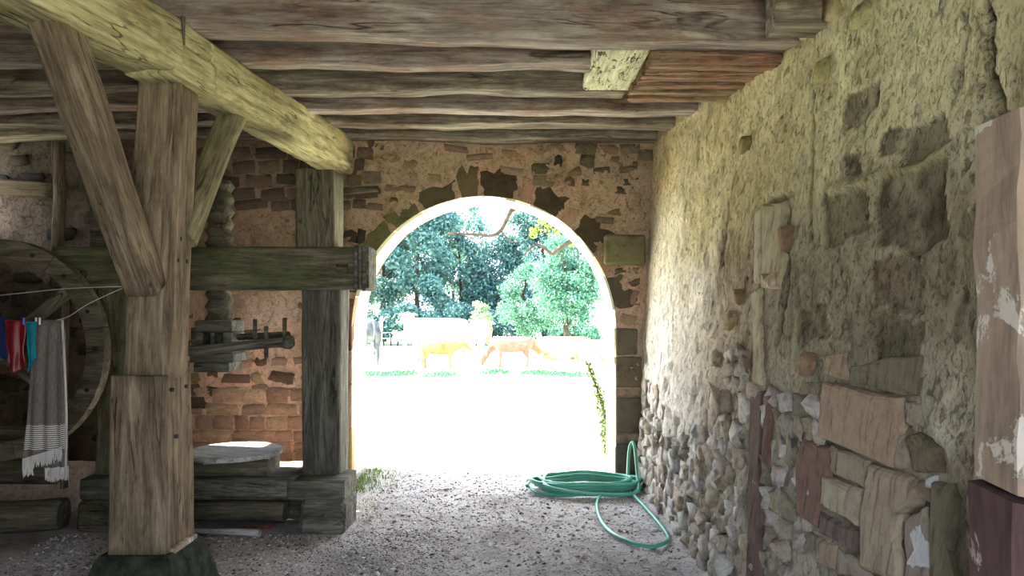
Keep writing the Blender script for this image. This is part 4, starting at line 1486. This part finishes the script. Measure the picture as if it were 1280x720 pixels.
tag(cloth('red_garment', 6, 33, 400, lambda u: 452 + 14 * math.sin(u * 3.1), 4.08, M['red'], 1.6, .012, '', narrow=.15), 'glossy red garment hanging between the navy and teal cloths', 'garment')
tag(cloth('teal_cloth', 33, 46, 402, lambda u: 466 - 18 * u, 4.03, M['teal'], 1.2, .008, '', narrow=.35, cols=14), 'narrow teal cloth hanging beside the grey shawl', 'cloth')
tag(cloth('navy_cloth', -22, 9, 396, lambda u: 444 - 6 * math.sin(u * 5), 4.09, M['navy'], 1.4, .012, ''), 'dark navy cloth hanging at the left picture edge', 'cloth')
for (px, lb, mt) in [(44.5, 'white clothespin on the line, nearer the teal cloth', 'pin'), (49, 'white clothespin on the line, nearer the post', 'pin'), (29, 'blue clothespin holding the red garment', 'bluepin')]:
    cp_ = empty('clothespin', tuple(U(px, 405, 4.04)), lb, 'clothespin', 'clothespins')
    box('prong', tuple(U(px - .9, 406, 4.035)), tuple(U(px + .9, 397, 4.035) + Vector((0, .008, 0))), M[mt], cp_, .001)
    box('prong', tuple(U(px - .9, 406, 4.075)), tuple(U(px + .9, 397, 4.075) + Vector((0, .008, 0))), M[mt], cp_, .001)

# ---- the hose
HC = Vector((.645, 6.55, 0))
hp = []
hr = random.Random(3)
loops = 9
hp.append((.15, 6.62, .07)); hp.append((.13, 6.55, .05))
for k in range(loops):
    rx = .50 - .022 * ((k * 4) % 9) + hr.uniform(-.02, .02)
    ry = .27 - .010 * ((k * 4) % 9) + hr.uniform(-.015, .015)
    ox, oy = hr.uniform(-.02, .03), hr.uniform(-.03, .03)
    for i in range(12):
        a = math.pi + 2 * math.pi * i / 12
        zz = .025 + .011 * k + hr.uniform(0, .006) + (.012 if i % 3 == 0 else 0)
        hp.append((HC.x + ox + rx * math.cos(a), HC.y + oy + ry * math.sin(a), zz))
hp += [(.30, 6.32, .10), (.62, 6.24, .06), (.95, 6.25, .05), (1.06, 6.34, .06), (1.085, 6.50, .14), (1.085, 6.62, .34), (1.075, 6.68, .405), (1.05, 6.70, .36), (1.03, 6.66, .2), (1.01, 6.52, .05),
       (1.02, 6.25, .035), (1.05, 5.9, .03), (1.075, 5.45, .03), (1.065, 5.12, .03), (.96, 4.98, .025), (.86, 4.99, .025), (.72, 5.2, .025), (.66, 5.55, .025), (.67, 5.95, .03), (.72, 6.2, .04), (.80, 6.42, .05)]
hz = empty('garden_hose', (HC.x, HC.y, 0), 'coiled green garden hose on the gravel by the arch', 'hose')
hpts = smooth_path(hp, 5)
V, Fc = tube_geo([p - HC for p in hpts], .0145, 8)
link('hose_pipe', mesh('hose_pipe', V, Fc, M['hose'], smooth=True), hz, Matrix.Translation(HC))
tube('hose_connector', [(.15, 6.625, .07), (.145, 6.67, .07), (.14, 6.70, .07)], [.018, .022, .018], M['brass'], hz, 10)

# ---- small litter on the floor
tag(beam('driftwood_stick', U(236, 666, 5.25) + Vector((0, 0, .0)), U(325, 668, 5.25), .06, .045, M['board'], None, rough=.008, wander=.03, round_=True, taper=(.6, 1.1), seg=.03), 'pale crooked stick lying on the gravel before the press', 'stick')
wp = []
for k in range(26):
    a = k * .9
    wp.append((-1.82 + .16 * math.cos(a) * hr.uniform(.4, 1.1) + .02 * math.sin(k), 5.36 + .06 * math.sin(a * 1.1), .02 + .02 * abs(math.sin(k * 1.7))))
tag(tube('red_wire', smooth_path(wp, 4), .0022, M['redwire'], None, 5), 'tangle of thin red wire under the press sill', 'wire')
tag(box('paper_scrap', (-2.78, 4.28, .015), (-2.71, 4.33, .03), M['paper'], None, .003, .004), 'small white scrap lying on gravel at lower left', 'scrap')

# ---- grass at the threshold, ivy on the right jamb
def blades(n, fn, h0, h1, w, seed):
    r = np.random.RandomState(seed)
    V, Fc = [], []
    for k in range(n):
        x_, y_, z_ = fn(r)
        h = r.uniform(h0, h1); a = r.uniform(0, 6.28); ln = r.uniform(.1, .7) * h; b_ = r.uniform(0, 6.28)
        dx, dy = math.cos(a) * w, math.sin(a) * w
        lx, ly = math.cos(b_) * ln, math.sin(b_) * ln
        i = len(V)
        V += [(x_ - dx, y_ - dy, z_), (x_ + dx, y_ + dy, z_), (x_ + lx * .4 + dx * .6, y_ + ly * .4 + dy * .6, z_ + h * .6), (x_ + lx * .4 - dx * .6, y_ + ly * .4 - dy * .6, z_ + h * .6), (x_ + lx, y_ + ly, z_ + h)]
        Fc += [(i, i + 1, i + 2, i + 3), (i + 3, i + 2, i + 4)]
    return V, Fc


V, Fc = blades(800, lambda r: (-1.44 + abs(r.normal(0, .15)), r.uniform(6.5, 7.5), .0), .015, .05, .004, 1)
tag(link('grass_tuft', mesh('grass_tuft', V, Fc, M['grass'])), 'green grass tuft at the foot of the left arch jamb', 'grass', kind='stuff')
V, Fc = blades(800, lambda r: (r.uniform(-1.4, .95), 7.42 + abs(r.normal(0, .3)) - .25 * 0, -.03), .015, .05, .004, 2)
tag(link('threshold_grass', mesh('threshold_grass', V, Fc, M['grass'])), 'thin short grass along the threshold of the arch', 'grass', kind='stuff')
V, Fc = blades(700, lambda r: (-1.15 + r.normal(0, .2), 5.95 + r.normal(0, .25), .0), .01, .035, .003, 3)
tag(link('dry_grass', mesh('dry_grass', V, Fc, M['straw'])), 'dry straw-coloured grass beside the press end block', 'grass', kind='stuff')

iv = empty('ivy_stem', (1.0, 7.95, 0), 'ivy-covered stem leaning against the right jamb outside the arch', 'ivy')
ip_ = smooth_path([U(763, 566, 7.95), U(758, 530, 7.9), U(748, 490, 7.85), U(733, 452, 7.8)], 6)
tube('stem', ip_, [.02 - .0007 * k for k in range(len(ip_))], M['bark'], iv, 6, origin=(1.0, 7.95, 0))


def leaves(n, centers, size, seed, spread=.5):
    """leaf quads about given (x, y, z, radius) clumps, as arrays"""
    r = np.random.RandomState(seed)
    C = np.array(centers, float)
    w = C[:, 3] ** 2
    idx = r.choice(len(C), n, p=w / w.sum())
    dirn = r.normal(0, 1, (n, 3)); dirn /= np.linalg.norm(dirn, axis=1, keepdims=True)
    rad = C[idx, 3] * (r.rand(n) ** spread)
    pos = C[idx, :3] + dirn * rad[:, None] * np.array([1, 1, .8])
    u = r.normal(0, 1, (n, 3)); u /= np.linalg.norm(u, axis=1, keepdims=True)
    v = np.cross(u, r.normal(0, 1, (n, 3))); v /= np.maximum(np.linalg.norm(v, axis=1, keepdims=True), 1e-6)
    s = size * r.uniform(.6, 1.3, n)
    u = u * s[:, None]; v = v * (s * .6)[:, None]
    V = np.stack([pos - u, pos - v * .9, pos + u, pos + v * .9], 1).reshape(-1, 3)
    Fc = np.arange(n * 4).reshape(n, 4)
    return V, Fc


cen = [(p.x - 1.0, p.y - 7.95, p.z, .10 - .003 * k) for k, p in enumerate(ip_)]
V, Fc = leaves(900, cen, .026, 5, .6)
fo = link('foliage', mesh('foliage', V, Fc, M['ivy']), iv, Matrix.Translation((1.0, 7.95, 0))); fo['kind'] = 'stuff'

# ---- trees
def make_tree(name, loc, h, rx, crown_z, rz, n, size, mat, seed, label, trunk_r=.14, clumps=46, group='trees beyond the pasture', trunk_h=None, sparse=1.0, lean=0.0, cr=(.45, .9)):
    r = random.Random(seed)
    t = empty(name, loc, label, 'tree', group)
    L = Vector(loc)
    th = trunk_h or crown_z + rz * .5
    tp = [(lean * k / 6 * 1.0 + r.uniform(-.08, .08) * k / 3, r.uniform(-.06, .06) * k / 3, th * k / 6 - (.1 if k == 0 else 0)) for k in range(7)]
    V, Fc = tube_geo(smooth_path(tp, 3), [trunk_r * (1 - .75 * k / 18) for k in range(19)], 8)
    tr = link('trunk', mesh('trunk', V, Fc, M['bark'], True), t, Matrix.Translation(L))
    cl = []
    for k in range(clumps):
        a = r.uniform(0, 6.28); b_ = math.acos(r.uniform(-1, 1)); q_ = r.uniform(.35, 1) ** .6
        c = (lean * .7 + rx * q_ * math.sin(b_) * math.cos(a), rx * .8 * q_ * math.sin(b_) * math.sin(a), crown_z + rz * q_ * math.cos(b_))
        cl.append((*c, r.uniform(*cr)))
    for k in range(9):
        c = cl[k * 4 % len(cl)]
        z0 = max(th * .25, min(c[2] - .6, th * .95))
        f = z0 / th * 6
        i = min(int(f), 5)
        st = Vector(tp[i]).lerp(Vector(tp[i + 1]), f - i)
        e_ = Vector(c[:3])
        V, Fc = tube_geo(smooth_path([st, st.lerp(e_, .5) + Vector((0, 0, .15)), e_], 4), [trunk_r * .35 * (1 - .085 * j) for j in range(9)], 5)
        link('branch', mesh('branch', V, Fc, M['bark'], True), t, Matrix.Translation(L))
    V, Fc = leaves(int(n * sparse), cl, size, seed, .55)
    f_ = link('foliage', mesh('foliage', V, Fc, M[mat]), t, Matrix.Translation(L)); f_['kind'] = 'stuff'
    return t


D, Mi = 'leaf_dark', 'leaf_mid'
make_tree('woodland_tree', (-8.6, 35, 0), 9, 2.3, 5.2, 4.6, 18700, .095, D, 11, 'dark woodland tree at the far left behind the grey cow')
make_tree('woodland_tree', (-6.3, 37, 0), 9, 2.1, 5.0, 4.6, 17000, .095, D, 12, 'dark woodland tree above the fence posts')
make_tree('woodland_tree', (-4.4, 35, 0), 9, 1.8, 4.4, 4.2, 15300, .095, D, 13, 'dark woodland tree rising behind the big white cow')
make_tree('woodland_tree', (-2.6, 38, 0), 6, 1.9, 3.2, 2.9, 13600, .095, D, 14, 'shorter dark tree below the gap of bright sky')
make_tree('woodland_tree', (-0.6, 39, 0), 6, 1.9, 3.0, 2.6, 11900, .095, D, 15, 'shorter dark tree behind the pale sapling')
make_tree('woodland_tree', (1.6, 37, 0), 9, 1.5, 5.2, 4.2, 13600, .095, D, 16, 'tall bluish tree behind the leafy tree at centre right')
make_tree('woodland_tree', (3.6, 40, 0), 9, 1.7, 5.0, 4.0, 7140, .095, Mi, 17, 'thin airy tree at the right side of the arch view')
make_tree('woodland_tree', (-7.4, 43, 0), 11, 2.6, 6.2, 5.2, 15300, .095, Mi, 18, 'tall lighter tree showing between the dark trees at left')
make_tree('woodland_tree', (-3.6, 46, 0), 9, 2.2, 5.0, 4.2, 8500, .095, Mi, 19, 'lighter tree with gaps behind the big white cow')
make_tree('leafy_tree', (1.95, 27, 0), 5, 1.35, 2.55, 1.7, 15000, .06, Mi, 20, 'bushy green tree above the grazing pink calf', trunk_r=.12, clumps=40, cr=(.35, .65))
make_tree('leafy_tree', (0.55, 29, 0), 4, 1.2, 1.9, 1.4, 11000, .06, Mi, 21, 'lower green tree just right of the pale sapling', trunk_r=.09, clumps=34, cr=(.3, .6))
make_tree('sapling', (-1.12, 27.2, 0), 1.9, .32, 1.2, .62, 1600, .04, 'leaf_pale', 22, 'small pale sapling between the white and tan cows', trunk_r=.025, clumps=14, cr=(.14, .26))
for k, (bx_, by_, rr, mt, lb) in enumerate([(-7.3, 33, 1.2, D, 'dark bush behind the grey cow at left'), (-5.4, 33.5, 1.3, D, 'dark bush behind the fence posts'), (-3.6, 33, 1.3, D, 'dark bush behind the white cow'),
                                            (-1.9, 34, 1.2, D, 'dark bush behind the tan cow'), (-.2, 33, 1.2, D, 'dark bush behind the pink calf'), (1.4, 33.5, 1.1, D, 'dark bush behind the reclining cow'),
                                            (2.7, 32, .8, Mi, 'low light bush near the right of the pasture')]):
    cl = []
    rr_ = random.Random(60 + k)
    for j in range(16):
        cl.append((rr_.uniform(-rr, rr), rr_.uniform(-.6, .6), rr_.uniform(.3, 1.5 if k < 6 else .8), rr_.uniform(.35, .6)))
    V, Fc = leaves(5600, cl, .075, 80 + k, .55)
    b_ = empty('bush', (bx_, by_, 0), lb, 'bush', 'bushes along the woodland edge')
    f_ = link('foliage', mesh('foliage', V, Fc, M[mt]), b_, Matrix.Translation((bx_, by_, 0))); f_['kind'] = 'stuff'
    for j in range(3):
        tube('stem', [(bx_ + (j - 1) * .3, by_, -.1), (bx_ + (j - 1) * .45, by_ + .1, 1.0)], .03, M['bark'], b_, 5)

# oak whose boughs hang in front of the arch; its trunk stands off to the right
oak = empty('oak_tree', (4.6, 15.5, 0), 'oak at the right whose crooked bough crosses the top of the arch view', 'tree')
OL = Vector((4.6, 15.5, 0))


def bough(pts, r0, r1, name='branch'):
    sp = smooth_path(pts, 6)
    n = len(sp)
    V, Fc = tube_geo([p - OL for p in sp], [r0 + (r1 - r0) * k / (n - 1) for k in range(n)], 7)
    link(name, mesh(name, V, Fc, M['bark'], True), oak, Matrix.Translation(OL))


bough([(4.6, 15.5, -.1), (4.6, 15.5, 1.5), (4.5, 15.4, 3.2), (4.3, 15.4, 5.2)], .26, .16, 'trunk')
bough([(4.5, 15.4, 3.2), U(760, 300, 15), U(722, 298, 14.6), U(690, 318, 14.4)], .09, .035)
bough([U(690, 318, 14.4), U(672, 306, 14.3), U(655, 318, 14.2)], .035, .012)
bough([(4.4, 15.4, 4.4), U(720, 240, 15), U(660, 250, 14.6), U(640, 262, 14.5), U(626, 288, 14.3), U(612, 295, 14.2), U(596, 293, 14.1), U(560, 292, 14)], .07, .018)
bough([U(626, 288, 14.3), U(636, 300, 14.2), U(646, 303, 14.2)], .02, .008)
bough([U(735, 292, 14.8), U(700, 284, 14.6), U(672, 286, 14.5)], .03, .012)
bough([(4.4, 15.4, 3.9), U(790, 270, 15), U(745, 262, 14.8), U(700, 270, 14.6)], .05, .015)
ocl = []
orr = random.Random(5)
for (px, py, d_, r_) in [(680, 276, 14.5, .22), (695, 285, 14.6, .26), (712, 280, 14.7, .28), (728, 290, 14.7, .25), (700, 268, 14.6, .25), (735, 275, 14.8, .3), (668, 290, 14.4, .15), (745, 300, 14.8, .25),
                        (720, 300, 14.6, .18), (640, 255, 14.5, .18), (690, 258, 14.6, .25), (760, 290, 15, .35), (780, 260, 15, .5), (810, 230, 15.2, .7), (850, 200, 15.3, .9), (900, 220, 15.4, .9), (940, 180, 15.4, 1.0), (960, 250, 15.5, .8)]:
    p = U(px, py, d_) - OL
    ocl.append((p.x, p.y, p.z, r_))
V, Fc = leaves(9000, ocl, .042, 33, .6)
f_ = link('foliage', mesh('foliage', V, Fc, M['leaf_yellow']), oak, Matrix.Translation(OL)); f_['kind'] = 'stuff'

# ---- fence
fposts = [(477, 396, 452, 24.0, .035, 'thin forked fence stake beside the grey cow'), (507, 398, 452, 24.5, .05, 'pale fence post just left of the white cow'), (518, 397, 452, 26.0, .05, 'pale fence post behind the head of the white cow')]
for (px, p0, p1, d_, r_, lb) in fposts:
    a = U(px - 1, 452, d_); a.z = -.1
    b_ = U(px, p0, d_)
    po = tag(beam('fence_post', a, b_, r_ * 2, r_ * 2, M['palewood'], None, round_=True, rough=.006, up=Vector((0, -1, 0))), lb, 'post', 'fence posts')
    if px == 477:
        q0 = U(477, 404, d_)
        tube('twig', [q0, q0 + Vector((.1, 0, .16)), q0 + Vector((.2, 0, .2))], .018, M['palewood'], po, 5)
        tube('twig', [q0 + Vector((0, 0, -.1)), q0 + Vector((-.09, 0, .06))], .015, M['palewood'], po, 5)
for (py, lb) in [(416, 'upper strand of fence wire behind the cows'), (423, 'lower strand of fence wire behind the cows')]:
    tag(tube('fence_wire', smooth_path([U(440, py + 1, 24), U(477, py, 24), U(507, py - 1, 24.5), U(518, py, 26), U(600, py + 1, 27)], 3), .008, M['wire'], None, 5), lb, 'wire', 'fence wires')


# ---- cattle
def ell_tube(chain, sides=12):
    """chain of (x, y, z, ry, rz): swept ellipses, closed"""
    V, Fc = [], []
    P = [Vector(c[:3]) for c in chain]
    n = len(P)
    prev = None
    rings = []
    for i in range(n):
        t = (P[min(i + 1, n - 1)] - P[max(i - 1, 0)]).normalized()
        side = Vector((0, 1, 0)) if abs(t.y) < .75 else Vector((1, 0, 0))
        side = (side - t * side.dot(t)).normalized()
        upv = t.cross(side)
        rings.append((P[i], side, upv, chain[i][3], chain[i][4]))
    for (p, s_, u_, a, b_) in rings:
        for k in range(sides):
            an = 2 * math.pi * k / sides
            V.append(p + s_ * math.cos(an) * a + u_ * math.sin(an) * b_)
    for i in range(n - 1):
        for k in range(sides):
            a, b_ = i * sides + k, i * sides + (k + 1) % sides
            Fc.append((a, b_, b_ + sides, a + sides))
    Fc.append(tuple(range(sides))[::-1]); Fc.append(tuple((n - 1) * sides + k for k in range(sides)))
    return V, Fc


def make_cow(name, loc, rz, s, head, mat, label, lying=False, group='cattle grazing on the pasture', calf=False, cat='cow'):
    root = empty(name, loc, label, cat, group)
    dz = -.52 if lying else 0.0
    lw = .92 if calf else 1.0          # calves are slimmer
    ch = []
    body = [(-.90, 0, 1.10, .06, .10), (-.84, 0, 1.08, .20 * lw, .24 * lw), (-.62, 0, 1.05, .28 * lw, .31 * lw), (-.30, 0, 1.00, .33 * lw, .36 * lw), (.10, 0, .97, .36 * lw, .39 * lw), (.45, 0, 1.00, .32 * lw, .38 * lw),
            (.68, 0, 1.03, .25 * lw, .34 * lw), (.84, 0, 1.05, .17 * lw, .26 * lw), (.92, 0, 1.06, .08, .14)]
    ch.append([(x, y, z + dz, a, b_) for (x, y, z, a, b_) in body])
    if head == 'up':
        nk = [(.66, 0, 1.10, .17, .26), (.92, 0, 1.25, .13, .20), (1.10, 0, 1.36, .11, .15)]
        hd = [(1.04, 0, 1.46, .07, .07), (1.10, 0, 1.42, .115, .13), (1.24, 0, 1.34, .11, .12), (1.40, 0, 1.22, .08, .085), (1.52, 0, 1.14, .075, .07), (1.56, 0, 1.11, .04, .04)]
    elif head == 'back':
        nk = [(.66, 0, 1.10, .17, .26), (.84, .06, 1.27, .13, .18), (.88, .12, 1.38, .11, .13)]
        hd = [(.86, .04, 1.46, .07, .07), (.88, .12, 1.44, .115, .12), (.92, .26, 1.38, .10, .11), (.98, .40, 1.30, .08, .085), (1.01, .50, 1.25, .07, .07), (1.02, .54, 1.23, .04, .04)]
    elif head == 'level':
        nk = [(.66, 0, 1.06, .17, .26), (.95, 0, 1.08, .13, .19), (1.15, 0, 1.12, .11, .14)]
        hd = [(1.08, 0, 1.22, .07, .07), (1.15, 0, 1.18, .115, .13), (1.28, 0, 1.08, .11, .12), (1.42, 0, .95, .08, .085), (1.52, 0, .86, .075, .07), (1.55, 0, .83, .04, .04)]
    else:
        nk = [(.64, 0, 1.02, .17, .27), (.92, 0, .82, .13, .19), (1.12, 0, .56, .11, .14)]
        hd = [(1.06, 0, .60, .07, .07), (1.12, 0, .53, .115, .13), (1.20, 0, .38, .11, .12), (1.27, 0, .22, .08, .085), (1.30, 0, .10, .075, .07), (1.31, 0, .06, .04, .04)]
    if lying: dzh = dz if head != 'graze' else -.3
    else: dzh = 0
    ch.append([(x, y, z + dzh, a * (.9 if calf else 1), b_ * (.9 if calf else 1)) for (x, y, z, a, b_) in nk])
    ch.append([(x, y, z + dzh, a, b_) for (x, y, z, a, b_) in hd])
    hx, _, hz_ = hd[1][:3]
    for sd in (-1, 1):
        if head == 'back':
            ch.append([(hx + sd * .09, .12, hz_ + .03, .03, .05), (hx + sd * .2, .10, hz_ + .03, .035, .06), (hx + sd * .28, .08, hz_, .02, .03)])
        else: ch.append([(hx, sd * .09, hz_ + .03 + dzh, .03, .05), (hx - .03, sd * .2, hz_ + .03 + dzh, .035, .06), (hx - .06, sd * .30, hz_ + .0 + dzh, .02, .03)])
        if not lying:
            ch.append([(.52, sd * .16, .95, .11, .19), (.54, sd * .18, .66, .085, .11), (.52, sd * .18, .44, .06, .075), (.53, sd * .18, .22, .045, .05), (.53, sd * .18, .08, .055, .06), (.56, sd * .18, 0, .06, .075)])
            ch.append([(-.62, sd * .15, 1.0, .16, .26), (-.58, sd * .19, .74, .12, .19), (-.66, sd * .19, .50, .065, .09), (-.72, sd * .19, .42, .055, .07), (-.68, sd * .19, .20, .045, .055), (-.66, sd * .19, .08, .055, .06), (-.63, sd * .19, 0, .06, .075)])
        else:
            ch.append([(.52, sd * .2, .40, .11, .16), (.72, sd * .26, .16, .08, .09), (.50, sd * .28, .07, .055, .06), (.36, sd * .28, .06, .05, .05)])
            ch.append([(-.60, sd * .22, .42, .15, .2), (-.30, sd * .34, .2, .11, .13), (-.55, sd * .38, .09, .07, .08), (-.25, sd * .42, .06, .05, .05)])
    V, Fc = [], []
    for c in ch:
        v_, f_ = ell_tube(c)
        o0 = len(V)
        V += v_; Fc += [tuple(i + o0 for i in f) for f in f_]
    tmp = bpy.data.objects.new('tmp', mesh('tmp', V, Fc)); col.objects.link(tmp)
    rm = tmp.modifiers.new('r', 'REMESH'); rm.mode = 'VOXEL'; rm.voxel_size = .03
    sm = tmp.modifiers.new('s', 'SMOOTH'); sm.factor = .5; sm.iterations = 4
    dg = bpy.context.evaluated_depsgraph_get()
    me = bpy.data.meshes.new_from_object(tmp.evaluated_get(dg))
    me.name = 'body'
    bpy.data.objects.remove(tmp)
    me.materials.clear(); me.materials.append(M[mat])
    me.polygons.foreach_set('use_smooth', [True] * len(me.polygons))
    W = Matrix.Translation(Vector(loc)) @ Matrix.Rotation(rz, 4, 'Z') @ Matrix.Scale(s, 4)
    link('body', me, root, W)
    tl = [(-.88, 0, 1.24 + dz), (-.97, 0, 1.12 + dz), (-.99, 0, .8 + dz * .9), (-.97, 0, .5 + dz * .8), (-.97, 0, .36 + dz * .5)]
    v_, f_ = tube_geo(smooth_path(tl, 4), [.035 - .0012 * k for k in range(13)] + [.03, .045, .05, .02], 6)
    link('tail', mesh('tail', v_, f_, M[mat], True), root, W)
    ex, ez = hd[2][0], hd[2][2] + dzh
    for sd in (-1, 1):
        if head == 'back': continue
        v_, f_ = tube_geo([(ex - .04, sd * .10, ez + .04), (ex - .04, sd * .118, ez + .04)], [.022, .012], 8)
        link('eye', mesh('eye', v_, f_, M['eye']), root, W)
    return root


def G(px, d_): return ((px - CX) * d_ / F, d_, -.05)


make_cow('cow', G(455, 21.5), math.radians(118), 1.0, 'graze', 'cow_grey', 'pale grey cow seen from behind at the left edge of the arch')
make_cow('cow', G(549, 21.5), math.radians(180), 1.0, 'back', 'cow_cream', 'big white cow standing side-on with head raised')
make_cow('calf', G(549, 20.6), math.radians(0), .58, 'level', 'calf_wool', 'tan calf suckling in front of the big white cow', calf=True, cat='calf')
make_cow('cow', G(601, 24), math.radians(80), .95, 'level', 'cow_tan', 'tan cow seen end-on behind the white cow')
make_cow('calf', G(640, 21.0), math.radians(176), .64, 'graze', 'cow_pink', 'pinkish young cow grazing with head down in the middle', calf=True, cat='cow')
make_cow('cow', G(706, 22.5), math.radians(178), .95, 'level', 'cow_tan', 'tan and white cow reclining behind the grass at right', lying=True)
make_cow('calf', G(738, 19.5), math.radians(200), .62, 'graze', 'cow_cream', 'pale calf near the ivy at the right of the arch', calf=True, cat='calf')
gcl = [(-3.6, 18.6), (-3.1, 18.4), (-2.7, 18.9), (-1.7, 18.5), (-.4, 19.3), (.6, 19.0), (1.1, 18.6), (1.5, 18.3)]  # dark green clumps stand in for the shadows the cattle cast


def gpos(r):
    c = gcl[r.randint(len(gcl))]
    return (c[0] + r.normal(0, .2), c[1] + r.normal(0, .45), -.06)


V, Fc = blades(5200, gpos, .03, .09, .018, 8)
tag(link('cow_shadow_grass', mesh('cow_shadow_grass', V, Fc, M['shadow_grass'])), 'patches of dark green grass standing in for the shadows of the cattle', 'grass', kind='stuff')
